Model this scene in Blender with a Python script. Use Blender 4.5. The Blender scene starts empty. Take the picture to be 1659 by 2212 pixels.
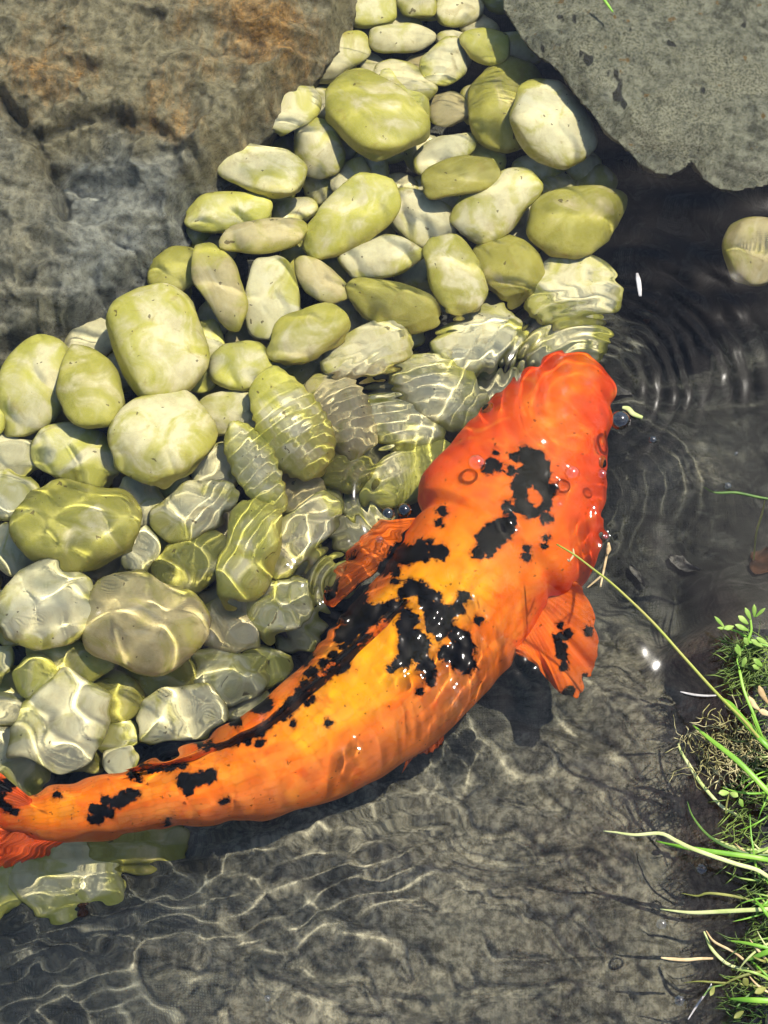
import bpy, bmesh, math, random
import numpy as np
from mathutils import Vector, Matrix

sc = bpy.context.scene
COL = sc.collection
R = math.radians

# ------------------------------------------------------------------ camera
DIST, TILT, TV = 1.25, R(20), 0.32          # distance to the water, tilt from plumb, tan(half vertical fov)
cam = bpy.data.objects.new('camera', bpy.data.cameras.new('camera'))
COL.objects.link(cam)
CAM = np.array([0.0, -DIST * math.sin(TILT), DIST * math.cos(TILT)])
cam.location = CAM
cam.rotation_euler = (TILT, 0, 0)
cam.data.sensor_fit = 'VERTICAL'
cam.data.sensor_height = 36
cam.data.lens = 18 / TV
cam.data.clip_start = 0.01
cam.data.clip_end = 100
sc.camera = cam

# ------------------------------------------------------------------ sky, sun, exposure
SUN_AZ, SUN_EL = Vector((0.76, 0.65)).normalized(), R(61)
SUN = Vector((SUN_AZ.x * math.cos(SUN_EL), SUN_AZ.y * math.cos(SUN_EL), math.sin(SUN_EL)))
world = bpy.data.worlds.new('World')
sc.world = world
world.use_nodes = True
wn = world.node_tree
sky = wn.nodes.new('ShaderNodeTexSky')
sky.sky_type = 'NISHITA'
sky.sun_disc = False
sky.sun_elevation = SUN_EL
sky.sun_rotation = math.atan2(SUN.x, SUN.y)
wn.links.new(sky.outputs[0], wn.nodes['Background'].inputs[0])
wn.nodes['Background'].inputs[1].default_value = 0.14
lamp = bpy.data.lights.new('sun', 'SUN')
lamp.energy = 4.8
lamp.angle = R(0.6)
lamp.color = (1.0, 0.94, 0.84)
lamp.cycles.is_caustics_light = True       # real refracted sunlight under the water
sun = bpy.data.objects.new('sun', lamp)
sun.rotation_euler = (-SUN).to_track_quat('-Z', 'Y').to_euler()
COL.objects.link(sun)
sc.view_settings.view_transform = 'Standard'
sc.view_settings.look = 'None'
sc.view_settings.gamma = 1
sc.view_settings.exposure = 0.52
sc.cycles.use_denoising = True
sc.cycles.use_adaptive_sampling = True
sc.cycles.adaptive_threshold = 0.035
sc.cycles.adaptive_min_samples = 20
sc.cycles.max_bounces = 6
sc.cycles.transmission_bounces = 5
sc.cycles.diffuse_bounces = 2
sc.cycles.caustics_reflective = True
sc.cycles.caustics_refractive = True
sc.cycles.sample_clamp_indirect = 6

# ------------------------------------------------------------------ measuring helpers
# survey of the photograph on a 1659 x 2212 sheet: at() gives the point of the pond that
# lies at height z (seen through flat water when z < 0); project() is its inverse.
CT, ST = math.cos(TILT), math.sin(TILT)
IOR = 1.333
MM = 0.8 / 2212                                # metres per sheet unit at the water

def at(px, py, z=0.0):
    px = np.asarray(px, float); py = np.asarray(py, float); z = np.asarray(z, float)
    a = (px - 829.5) / 1106 * TV
    b = (1106 - py) / 1106 * TV
    d = np.stack([a, b * CT + ST, b * ST - CT], -1)
    d /= np.linalg.norm(d, axis=-1, keepdims=True)
    t0 = np.where(z > 0, (z - CAM[2]), -CAM[2]) / d[..., 2]
    p = CAM + d * t0[..., None]
    c = -d[..., 2]
    r = 1 / IOR
    k = np.sqrt(1 - r * r * (1 - c * c))
    e = d * r
    e[..., 2] += r * c - k
    t1 = np.where(z > 0, 0, -z / k)
    q = p + e * t1[..., None]
    q[..., 2] = z
    return q

def project(P):
    P = np.asarray(P, float)
    px = 829.5 + P[..., 0] / MM
    py = 1106 - P[..., 1] / MM
    for _ in range(12):
        q = at(px, py, P[..., 2])
        px = px + (P[..., 0] - q[..., 0]) / MM * 0.9
        py = py - (P[..., 1] - q[..., 1]) / MM * 0.9
    return px, py

def hash3(i, j, k, s):
    h = (i * 374761393 + j * 668265263 + k * 2147483647 + s * 1274126177) & 0xffffffff
    h = ((h ^ (h >> 13)) * 1274126177) & 0xffffffff
    h = ((h ^ (h >> 16)) * 2246822519) & 0xffffffff
    return ((h ^ (h >> 15)) & 0xffffff) / 0xffffff

def noise(x, y, z=0.0, seed=0):
    x, y, z = np.broadcast_arrays(np.asarray(x, float), np.asarray(y, float), np.asarray(z, float))
    i, j, k = (np.floor(v).astype(np.int64) for v in (x, y, z))
    u, v, w = x - i, y - j, z - k
    u, v, w = (t * t * t * (t * (t * 6 - 15) + 10) for t in (u, v, w))
    o = 0
    for a in (0, 1):
        for b in (0, 1):
            for c in (0, 1):
                o = o + hash3(i + a, j + b, k + c, seed) * (u if a else 1 - u) * (v if b else 1 - v) * (w if c else 1 - w)
    return o * 2 - 1

def fbm(x, y, z=0.0, seed=0, octs=4, gain=0.5):
    o, a = 0, 1.0
    for n in range(octs):
        o = o + a * noise(np.asarray(x) * 2 ** n, np.asarray(y) * 2 ** n, np.asarray(z) * 2 ** n, seed + n * 17)
        a *= gain
    return o

def sstep(e0, e1, x):
    t = np.clip((np.asarray(x, float) - e0) / (e1 - e0), 0, 1)
    return t * t * (3 - 2 * t)

def poly_dist(px, py, poly):
    """signed distance to a closed polygon, positive inside"""
    px = np.asarray(px, float); py = np.asarray(py, float)
    d = np.full(px.shape, 1e9); ins = np.zeros(px.shape, bool)
    n = len(poly)
    for i in range(n):
        (x0, y0), (x1, y1) = poly[i], poly[(i + 1) % n]
        ex, ey = x1 - x0, y1 - y0
        t = np.clip(((px - x0) * ex + (py - y0) * ey) / (ex * ex + ey * ey), 0, 1)
        d = np.minimum(d, np.hypot(px - x0 - t * ex, py - y0 - t * ey))
        c = (y0 > py) != (y1 > py)
        ins ^= c & (px < (x1 - x0) * (py - y0) / ((y1 - y0) or 1e-9) + x0)
    return np.where(ins, d, -d)

def line_dist(px, py, pts):
    px = np.asarray(px, float); py = np.asarray(py, float)
    d = np.full(px.shape, 1e9)
    for (x0, y0), (x1, y1) in zip(pts[:-1], pts[1:]):
        ex, ey = x1 - x0, y1 - y0
        t = np.clip(((px - x0) * ex + (py - y0) * ey) / (ex * ex + ey * ey), 0, 1)
        d = np.minimum(d, np.hypot(px - x0 - t * ex, py - y0 - t * ey))
    return d

# ------------------------------------------------------------------ object helpers
def make(name, V, F, mat, parent=None, smooth=True, attrs=None, receive=True):
    me = bpy.data.meshes.new(name)
    V = np.asarray(V, float)
    if isinstance(F, np.ndarray):
        k = F.shape[1]
        me.vertices.add(len(V)); me.vertices.foreach_set('co', V.ravel())
        me.loops.add(F.size); me.loops.foreach_set('vertex_index', F.ravel().astype(np.int32))
        me.polygons.add(len(F)); me.polygons.foreach_set('loop_start', np.arange(0, F.size, k, dtype=np.int32))
        me.update(calc_edges=True); me.validate()
    else:
        me.from_pydata(V.tolist(), [], F)
    if smooth:
        me.shade_smooth()
    for an, av in (attrs or {}).items():
        me.attributes.new(an, 'FLOAT', 'POINT').data.foreach_set('value', np.asarray(av, np.float32).ravel())
    if mat:
        me.materials.append(mat)
    o = bpy.data.objects.new(name, me)
    COL.objects.link(o)
    o.parent = parent
    if receive:
        o.cycles.is_caustics_receiver = True
    return o

def tag(o, label=None, cat=None, group=None, kind=None):
    for k, v in (('label', label), ('category', cat), ('group', group), ('kind', kind)):
        if v:
            o[k] = v
    return o

def empty(name, loc=(0, 0, 0)):
    o = bpy.data.objects.new(name, None)
    o.location = loc
    o.empty_display_size = 0.01
    COL.objects.link(o)
    return o

def grid_faces(nv, nu, wrap=False):
    i = np.arange(nv * nu).reshape(nv, nu)
    if wrap:
        j = np.roll(i, -1, axis=1)
        return np.stack([i[:-1], j[:-1], j[1:], i[1:]], -1).reshape(-1, 4)
    return np.stack([i[:-1, :-1], i[:-1, 1:], i[1:, 1:], i[1:, :-1]], -1).reshape(-1, 4)

def smooth_path(P, n):
    P = np.asarray(P, float)
    if len(P) < 3:
        t = np.linspace(0, 1, n)[:, None]
        return P[0] * (1 - t) + P[-1] * t
    d = np.r_[0, np.cumsum(np.linalg.norm(np.diff(P[:, :3], axis=0), axis=1) ** 0.7)]
    d /= d[-1]
    Q = np.vstack([2 * P[0] - P[1], P, 2 * P[-1] - P[-2]])
    out = []
    for t in np.linspace(0, 1, n):
        k = min(np.searchsorted(d, t, 'right') - 1, len(P) - 2)
        u = (t - d[k]) / (d[k + 1] - d[k])
        p0, p1, p2, p3 = Q[k:k + 4]
        out.append(0.5 * (2 * p1 + (p2 - p0) * u + (2 * p0 - 5 * p1 + 4 * p2 - p3) * u * u + (3 * p1 - p0 - 3 * p2 + p3) * u ** 3))
    return np.array(out)

def tube(P, rad, flat=1.0, sides=6, n=None):
    """tapered tube along P; flat < 1 squashes it towards a blade lying level"""
    P = smooth_path(P, n or max(6, 4 * len(P)))
    n = len(P)
    rad = np.interp(np.linspace(0, 1, n), np.linspace(0, 1, len(rad)), rad)
    T = np.gradient(P, axis=0); T /= np.linalg.norm(T, axis=1, keepdims=True) + 1e-12
    S = np.cross(T, (0, 0, 1)); S /= np.linalg.norm(S, axis=1, keepdims=True) + 1e-9
    N = np.cross(S, T)
    a = np.linspace(0, 2 * np.pi, sides, endpoint=False)
    V = P[:, None] + rad[:, None, None] * (np.cos(a)[None, :, None] * S[:, None] + flat * np.sin(a)[None, :, None] * N[:, None])
    V = V.reshape(-1, 3)
    F = [tuple(f) for f in grid_faces(n, sides, True)]
    F.append(tuple(range(sides))[::-1]); F.append(tuple(range((n - 1) * sides, n * sides)))
    return V, F

# ------------------------------------------------------------------ material helpers
class NT:
    def __init__(s, name):
        s.m = bpy.data.materials.new(name); s.m.use_nodes = True
        s.t = s.m.node_tree; s.b = s.t.nodes['Principled BSDF']; s.out = s.t.nodes['Material Output']
    def n(s, typ, **kw):
        o = s.t.nodes.new('ShaderNode' + typ)
        for k, v in kw.items():
            if isinstance(k, str) and k.startswith('i_'):
                o.inputs[k[2:].replace('_', ' ')].default_value = v
            else:
                setattr(o, k, v)
        return o
    def l(s, a, b):
        s.t.links.new(a, b)
    def val(s, x, sock):
        if hasattr(x, 'links'):
            s.l(x, sock)
        else:
            sock.default_value = x
    def math(s, op, a, b=0.0, clamp=False):
        o = s.n('Math', operation=op, use_clamp=clamp)
        s.val(a, o.inputs[0]); s.val(b, o.inputs[1])
        return o.outputs[0]
    def ramp(s, x, e0, e1, t0=0.0, t1=1.0):
        o = s.n('MapRange', interpolation_type='SMOOTHSTEP')
        s.val(x, o.inputs[0])
        for i, v in enumerate((e0, e1, t0, t1)):
            s.val(v, o.inputs[i + 1])
        return o.outputs[0]
    def mix(s, f, a, b):
        o = s.n('Mix', data_type='RGBA')
        s.val(f, o.inputs[0])
        s.val(a if hasattr(a, 'links') else (*a, 1), o.inputs[6]); s.val(b if hasattr(b, 'links') else (*b, 1), o.inputs[7])
        return o.outputs[2]
    def noise(s, vec, scale, detail=4, rough=0.55, dist=0.0):
        o = s.n('TexNoise'); s.val(scale, o.inputs['Scale']); o.inputs['Detail'].default_value = detail
        o.inputs['Roughness'].default_value = rough; o.inputs['Distortion'].default_value = dist
        if vec is not None: s.l(vec, o.inputs['Vector'])
        return o.outputs['Fac']
    def attr(s, name):
        return s.n('Attribute', attribute_name=name).outputs['Fac']
    def coord(s):
        return s.n('TexCoord').outputs['Object']
    def scaled(s, vec, sx, sy, sz):
        o = s.n('Mapping'); o.inputs['Scale'].default_value = (sx, sy, sz); s.l(vec, o.inputs['Vector']); return o.outputs[0]
    def bump(s, h, strength, dist, prev=None):
        o = s.n('Bump'); o.inputs['Strength'].default_value = strength; o.inputs['Distance'].default_value = dist
        s.l(h, o.inputs['Height'])
        if prev is not None: s.l(prev, o.inputs['Normal'])
        return o.outputs[0]
    def fin(s, col, rough=0.6, normal=None, spec=0.3):
        s.val(col if hasattr(col, 'links') else (*col, 1), s.b.inputs['Base Color'])
        s.val(rough, s.b.inputs['Roughness'])
        s.b.inputs['Specular IOR Level'].default_value = spec
        if normal is not None: s.l(normal, s.b.inputs['Normal'])
        return s.m

def mat_floor():
    s = NT('pond_floor'); c = s.coord()
    silt = s.attr('silt')
    n1 = s.noise(c, 22, 6, 0.65, 0.6); n2 = s.noise(c, 160, 5, 0.7); n3 = s.noise(s.scaled(c, 30, 75, 30), 1, 5, 0.6, 0.8)
    wx = s.n('TexWave', wave_type='BANDS', bands_direction='X'); wx.inputs['Scale'].default_value = 150; wx.inputs['Distortion'].default_value = 1.2; s.l(c, wx.inputs['Vector'])
    wy = s.n('TexWave', wave_type='BANDS', bands_direction='Y'); wy.inputs['Scale'].default_value = 150; wy.inputs['Distortion'].default_value = 1.2; s.l(c, wy.inputs['Vector'])
    weave = s.math('MULTIPLY', wx.outputs['Fac'], wy.outputs['Fac'])
    f = s.math('ADD', s.math('MULTIPLY', n1, 1.1), s.math('MULTIPLY', n3, 0.5))
    f = s.math('ADD', f, s.math('MULTIPLY', n2, 0.5))
    f = s.ramp(s.math('ADD', f, silt), 1.12, 1.72)
    cover = s.ramp(s.math('ADD', s.math('ADD', n1, s.math('MULTIPLY', n2, 0.4)), silt), 1.0, 1.55)
    liner = s.mix(s.math('MULTIPLY', weave, s.ramp(n1, 0.35, 0.6)), (0.07, 0.073, 0.078), (0.18, 0.18, 0.175))
    liner = s.mix(s.ramp(n2, 0.4, 0.65), liner, (0.11, 0.11, 0.108))
    dirt = s.mix(s.ramp(n2, 0.35, 0.68), (0.085, 0.079, 0.072), (0.28, 0.262, 0.235))
    col = s.mix(f, liner, dirt)
    streak = s.noise(s.scaled(c, 16, 42, 16), 1, 5, 0.62, 1.5)
    col = s.mix(s.ramp(streak, 0.50, 0.70, 0, 0.75), col, (0.028, 0.028, 0.030))
    gl = s.attr('shade_mud')
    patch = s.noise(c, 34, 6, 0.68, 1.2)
    col = s.mix(s.math('MULTIPLY', gl, s.ramp(patch, 0.44, 0.66, 1.0, 0.35)), col, (0.010, 0.011, 0.013))  # mixes the painted shade and the bank mud in as near-black colour
    b = s.bump(n2, 0.6, 0.0012)
    b = s.bump(weave, 0.3, 0.0004, b)
    return s.fin(col, 0.85, b, 0.15)

def mat_rock(kind):
    s = NT('rock_' + kind); c = s.coord()
    n1 = s.noise(c, 14, 6, 0.65, 0.4); n2 = s.noise(c, 95, 6, 0.72); n3 = s.noise(c, 420, 3, 0.6); st = s.noise(s.scaled(c, 60, 14, 14), 1.6, 6, 0.7, 1.0)
    if kind == 'left':
        rust = s.attr('rust'); slate = s.attr('slate')
        base = s.mix(s.ramp(n2, 0.28, 0.72), (0.10, 0.09, 0.066), (0.33, 0.295, 0.22))
        blue = s.mix(s.ramp(n2, 0.26, 0.74), (0.09, 0.094, 0.103), (0.32, 0.325, 0.33))
        col = s.mix(slate, base, blue)
        brown = s.mix(s.ramp(n2, 0.38, 0.66), (0.15, 0.085, 0.035), (0.46, 0.27, 0.11))
        fl = s.mix(s.ramp(n3, 0.54, 0.72, 0, 0.8), brown, (0.66, 0.33, 0.09))
        r = s.ramp(s.math('ADD', s.math('ADD', s.math('MULTIPLY', n1, 0.9), s.math('MULTIPLY', st, 0.7)), rust), 0.90, 1.34)
        col = s.mix(r, col, fl)
        dark = s.attr('crack')
        col = s.mix(s.math('MULTIPLY', dark, 0.7), col, (0.03, 0.03, 0.03))
    else:
        base = s.mix(s.ramp(n2, 0.36, 0.64), (0.062, 0.064, 0.055), (0.235, 0.235, 0.205))
        col = s.mix(s.ramp(n1, 0.4, 0.62), base, s.mix(s.ramp(n3, 0.4, 0.6), (0.12, 0.12, 0.10), (0.26, 0.255, 0.215)))
        pit = s.noise(s.scaled(c, 60, 34, 60), 1.0, 2, 0.5)
        col = s.mix(s.ramp(pit, 0.68, 0.73), col, (0.03, 0.03, 0.032))
        spot = s.noise(s.scaled(c, 90, 90, 90), 1.0, 2, 0.4)
        col = s.mix(s.ramp(spot, 0.68, 0.74), col, (0.16, 0.11, 0.06))
    col = s.mix(s.ramp(n3, 0.3, 0.42, 0.55, 0.0), col, (0.03, 0.03, 0.028))
    b = s.bump(n2, 0.5, 0.0026)
    b = s.bump(n3, 0.5, 0.0012, b)
    return s.fin(col, 0.8, b, 0.2)

def mat_pebble():
    s = NT('pebble'); oi = s.n('ObjectInfo'); sep = s.n('SeparateColor'); s.l(oi.outputs['Color'], sep.inputs[0])
    al, lime, white = sep.outputs[0], sep.outputs[1], sep.outputs[2]
    add = s.n('VectorMath', operation='ADD'); s.l(s.coord(), add.inputs[0])
    cmb = s.n('CombineXYZ'); s.l(oi.outputs['Random'], cmb.inputs[0]); s.l(oi.outputs['Random'], cmb.inputs[2]); s.l(cmb.outputs[0], add.inputs[1])
    c = add.outputs[0]
    n1 = s.noise(c, 34, 3, 0.55, 0.9); n2 = s.noise(c, 110, 5, 0.65); n3 = s.noise(c, 420, 3, 0.6)
    base = s.mix(white, (0.50, 0.39, 0.18), (0.84, 0.785, 0.57))
    base = s.mix(s.ramp(n2, 0.35, 0.7, 0.0, 0.55), base, s.mix(white, (0.34, 0.25, 0.125), (0.62, 0.54, 0.36)))
    alg = s.mix(lime, (0.26, 0.235, 0.045), (0.53, 0.51, 0.085))
    alg = s.mix(s.ramp(n2, 0.4, 0.7, 0.0, 0.6), alg, s.mix(lime, (0.40, 0.36, 0.09), (0.70, 0.65, 0.22)))
    alg = s.mix(s.ramp(s.noise(c, 65, 4, 0.65, 0.5), 0.52, 0.72, 0, 0.4), alg, s.mix(lime, (0.12, 0.115, 0.022), (0.30, 0.31, 0.045)))
    edge = s.attr('rim')
    a = s.math('ADD', s.math('ADD', s.math('MULTIPLY', n1, 1.7), s.math('MULTIPLY', n2, 0.40)), s.math('MULTIPLY', edge, 0.50))
    m = s.ramp(s.math('ADD', a, al), 1.12, 1.62)
    col = s.mix(s.math('MULTIPLY', m, 0.93), base, alg)
    st = s.n('Mapping'); st.inputs['Scale'].default_value = (9, 34, 9); st.inputs['Rotation'].default_value = (0.3, 0.5, 0.7); s.l(c, st.inputs['Vector'])
    band = s.noise(st.outputs[0], 1.6, 3, 0.55, 0.8)
    col = s.mix(s.ramp(band, 0.52, 0.72, 0, 0.4), col, s.mix(m, (0.86, 0.82, 0.70), (0.68, 0.63, 0.27)))
    col = s.mix(s.ramp(s.noise(c, 45, 4, 0.6, 1.2), 0.60, 0.72, 0, 0.4), col, (0.36, 0.26, 0.09))
    sp = s.noise(c, 150, 2, 0.4)
    col = s.mix(s.ramp(sp, 0.72, 0.75, 0, 0.75), col, (0.10, 0.07, 0.035))
    b = s.bump(n2, 0.35, 0.0015)
    b = s.bump(n3, 0.25, 0.0005, b)
    return s.fin(col, 0.55, b, 0.3)

def mat_koi(fin=False):
    s = NT('koi_fin' if fin else 'koi_skin'); c = s.coord()
    n1 = s.noise(c, 20, 4, 0.55, 0.5); n2 = s.noise(c, 130, 5, 0.7); n3 = s.noise(c, 60, 4, 0.6)
    gold = s.attr('gold'); red = s.attr('red'); pale = s.attr('pale'); sumi = s.attr('sumi')
    col = s.mix(s.ramp(s.math('ADD', gold, s.math('MULTIPLY', s.math('SUBTRACT', n1, 0.5), 1.3)), 0.15, 0.85), (0.93, 0.175, 0.014), (1.0, 0.40, 0.012))
    col = s.mix(s.ramp(s.math('ADD', red, s.math('MULTIPLY', s.math('SUBTRACT', n1, 0.5), 0.9)), 0.2, 0.85), col, (0.86, 0.072, 0.02))
    col = s.mix(s.ramp(s.math('ADD', pale, s.math('MULTIPLY', s.math('SUBTRACT', n1, 0.5), 1.6)), 0.1, 1.25, 0, 0.62), col, (0.92, 0.27, 0.085))
    brown = s.ramp(s.noise(c, 45, 4, 0.65), 0.56, 0.72, 0, 0.28)
    col = s.mix(brown, col, (0.50, 0.12, 0.012))
    col = s.mix(s.ramp(s.noise(c, 34, 5, 0.62, 1.0), 0.50, 0.70, 0, 0.45), col, (1.0, 0.33, 0.05))
    col = s.mix(s.ramp(s.noise(c, 26, 5, 0.6, 1.4), 0.54, 0.72, 0, 0.5), col, (0.80, 0.075, 0.015))
    fr = s.noise(c, 240, 2, 0.5)
    col = s.mix(s.ramp(fr, 0.69, 0.72, 0, 0.75), col, (0.16, 0.035, 0.006))
    wob = s.math('ADD', s.math('MULTIPLY', s.math('SUBTRACT', s.noise(c, 230, 3, 0.6, 0.3), 0.5), 27), s.math('MULTIPLY', s.math('SUBTRACT', n3, 0.5), 14))
    blk = s.ramp(s.math('ADD', sumi, wob), 1.8, 6.4, 1.0, 0.0)
    if fin:
        ray = s.attr('ray')
        w = s.math('SINE', s.math('MULTIPLY', ray, 150.0))
        col = s.mix(s.ramp(w, 0.1, 1.0, 0, 0.22), col, (0.55, 0.08, 0.01))
        b = s.bump(w, 0.3, 0.0004)
        s.l(s.ramp(s.attr('thin'), 0.25, 1.0, 1.0, 0.62), s.b.inputs['Alpha'])
    else:
        cx_ = s.n('CombineXYZ'); s.l(s.attr('scale_u'), cx_.inputs[0]); s.l(s.attr('scale_v'), cx_.inputs[1])
        v = s.n('TexVoronoi', feature='F1', voronoi_dimensions='2D'); v.inputs['Scale'].default_value = 1.0; v.inputs['Randomness'].default_value = 0.35; s.l(cx_.outputs[0], v.inputs['Vector'])
        sc_ = s.math('MULTIPLY', s.ramp(v.outputs['Distance'], 0.38, 0.68), s.attr('scaled'))
        col = s.mix(s.math('MULTIPLY', sc_, s.math('MULTIPLY', s.ramp(n1, 0.3, 0.65), 0.30)), col, (0.42, 0.055, 0.006))
        vc = s.n('SeparateColor'); s.l(v.outputs['Color'], vc.inputs[0])
        col = s.mix(s.math('MULTIPLY', s.attr('scaled'), s.ramp(vc.outputs[0], 0.5, 1.0, 0, 0.22)), col, (1.0, 0.42, 0.10))
        b = s.bump(v.outputs['Distance'], 0.10, 0.0012)
        b = s.bump(n2, 0.12, 0.001, b)
    halo = s.ramp(s.math('ADD', sumi, wob), 4, 14, 0.45, 0.0)
    col = s.mix(halo, col, (0.36, 0.07, 0.008))
    bk = s.mix(s.ramp(n2, 0.4, 0.62), (0.002, 0.002, 0.003), (0.006, 0.006, 0.009))
    col = s.mix(blk, col, bk)
    return s.fin(col, 0.45, b, 0.08)

def mat_plain(name, a, b, scale=60, rough=0.5, spec=0.3, trans=0.0):
    s = NT(name); c = s.coord()
    n = s.noise(c, scale, 4, 0.6)
    col = s.mix(s.ramp(n, 0.35, 0.68), a, b)
    return s.fin(col, rough, s.bump(n, 0.2, 0.0006), spec)

def mat_water():
    s = NT('water'); s.t.nodes.remove(s.b)
    g = s.n('BsdfRefraction'); g.inputs['IOR'].default_value = IOR; g.inputs['Roughness'].default_value = 0.0
    g.inputs['Color'].default_value = (0.985, 0.985, 0.865, 1)
    gl = s.n('BsdfGlossy'); gl.inputs['Roughness'].default_value = 0.07         # capillary ripples finer than the mesh
    fr = s.n('Fresnel'); fr.inputs['IOR'].default_value = IOR
    mx = s.n('MixShader'); s.l(fr.outputs[0], mx.inputs[0]); s.l(g.outputs[0], mx.inputs[1]); s.l(gl.outputs[0], mx.inputs[2])
    s.l(mx.outputs[0], s.out.inputs[0]); return s.m

def mat_bubble():
    s = NT('bubble_film'); s.t.nodes.remove(s.b)
    tr = s.n('BsdfTransparent'); gl = s.n('BsdfGlossy'); gl.inputs['Roughness'].default_value = 0.09
    fr = s.n('Fresnel'); fr.inputs['IOR'].default_value = 1.5
    mx = s.n('MixShader'); s.l(s.math('MULTIPLY', fr.outputs[0], 2.4, True), mx.inputs[0]); s.l(tr.outputs[0], mx.inputs[1]); s.l(gl.outputs[0], mx.inputs[2])
    s.l(mx.outputs[0], s.out.inputs[0]); return s.m

# ------------------------------------------------------------------ pond floor
def floor_height(X, Y):
    px, py = project(np.stack([X, Y, np.full_like(X, -0.13)], -1))
    z = np.full_like(X, -0.178)
    z -= 0.085 * np.exp(-(((px - 1530) / 330) ** 2 + ((py - 560) / 300) ** 2))
    z += 0.115 * np.exp(-(((px - 1640) / 75) ** 2 + ((py - 560) / 75) ** 2))
    z += 0.030 * np.exp(-(((px - 1450) / 150) ** 2 + ((py - 1010) / 120) ** 2))
    z += 0.040 * sstep(1450, 2150, py)
    z += 0.030 * sstep(1560, 1760, py + 0.55 * (px - 700)) * (1 - sstep(900, 1300, px)) * (1 - 0.6 * sstep(1900, 2150, py))
    z += 0.065 * sstep(1000, 1420, px) * sstep(1280, 1560, py)
    bank = sstep(1420 + 60 * noise(py / 110.0, 0.9, seed=6), 1600 + 40 * noise(py / 90.0, 0.3, seed=5), px) * sstep(1120, 1480, py)
    z = z * (1 - bank) + 0.006 * bank + 0.03 * sstep(1600, 2100, px) * sstep(1120, 1480, py)
    # liner folds and silt relief
    z += 0.0045 * fbm(X * 18, Y * 18, seed=3, octs=3) + 0.0012 * fbm(X * 90, Y * 90, seed=9, octs=3)
    fold = np.sin((X * 0.35 + Y) * 95 + 3 * noise(X * 9, Y * 9, seed=21))
    z += 0.0018 * fold * sstep(1650, 1800, py)
    # the pond is a bowl: it climbs to a shore well outside the view
    r = np.hypot(X, Y)
    z = z + sstep(0.95, 1.45, r) * 0.24
    return z, px, py

def axis(dense0, dense1, step, far, growth=1.22):
    a = list(np.arange(dense0, dense1 + step / 2, step))
    d = step
    while a[-1] < far:
        d *= growth; a.append(a[-1] + d)
    d = step
    while a[0] > -far:
        d *= growth; a.insert(0, a[0] - d)
    return np.array(a)

gx, gy = axis(-0.36, 0.36, 0.0019, 3.5), axis(-0.47, 0.50, 0.0019, 3.5)
X, Y = np.meshgrid(gx, gy)
Z, PX, PY = floor_height(X, Y)
silt = -0.05 + 0.42 * sstep(1500, 1750, PY) * sstep(200, 700, PX) * 0.8 + 0.30 * np.exp(-(((PX - 1480) / 170) ** 2 + ((PY - 1000) / 120) ** 2)) + 0.5 * np.exp(-(((PX - 1330) / 170) ** 2 + ((PY - 1530) / 170) ** 2)) + 0.25 * sstep(1250, 1450, PY)
silt += 0.18 * noise(PX / 140, PY / 90, seed=33)
shade_mud = 0.97 * sstep(1270, 1370, PX) * (1 - sstep(820, 960, PY)) + 0.85 * sstep(1260, 1360, PX) * sstep(820, 960, PY) * (1 - sstep(1230, 1420, PY + 0.25 * (1500 - PX))) + 0.85 * sstep(1500, 1570, PX) * sstep(1500, 1600, PY) - 0.75 * np.exp(-(((PX - 1450) / 140) ** 2 + ((PY - 1000 + 0.5 * (PX - 1450)) / 75) ** 2))  # shade painted onto the dark liner right of the koi, plus black bank mud
floor = make('pond_floor', np.stack([X, Y, Z], -1).reshape(-1, 3), grid_faces(len(gy), len(gx)), mat_floor(), attrs={'silt': silt, 'shade_mud': np.clip(shade_mud, 0, 1)})
tag(floor, kind='structure')

# ------------------------------------------------------------------ boulders
def boulder(name, poly, zplane, top, mat, step, box, label, attrs=None, wall=0.24, under=14.0, ragged=7):
    x0, x1, y0, y1 = box
    ax, ay = np.arange(x0, x1, step), np.arange(y0, y1, step)
    PX, PY = np.meshgrid(ax, ay)
    wob = ragged * fbm(PX / 60, PY / 60, seed=71, octs=3)
    d = poly_dist(PX, PY, poly) + wob
    z = top(PX, PY, d)
    z = np.where(d < 0, z - wall * np.clip(-d / (3.2 * step), 0, 1) ** 0.8, z)
    gyy, gxx = np.gradient(d, step); gl = np.hypot(gxx, gyy) + 1e-6
    f = np.clip(-d, 0, None) * under                         # the flank leans in under the rim
    P = at(PX + gxx / gl * f, PY + gyy / gl * f, np.full_like(PX, zplane)); P[..., 2] = z
    keep = d > -4.2 * step
    i = np.arange(PX.size).reshape(PX.shape)
    F = np.stack([i[:-1, :-1], i[1:, :-1], i[1:, 1:], i[:-1, 1:]], -1).reshape(-1, 4)
    F = F[keep.ravel()[F].all(1)]
    used = np.unique(F); remap = np.zeros(PX.size, int); remap[used] = np.arange(len(used))
    A = {k: f(PX, PY, d).ravel()[used] for k, f in (attrs or {}).items()}
    o = make(name, P.reshape(-1, 3)[used], remap[F], mat, attrs=A)
    tag(o, label, 'boulder')
    return o

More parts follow.
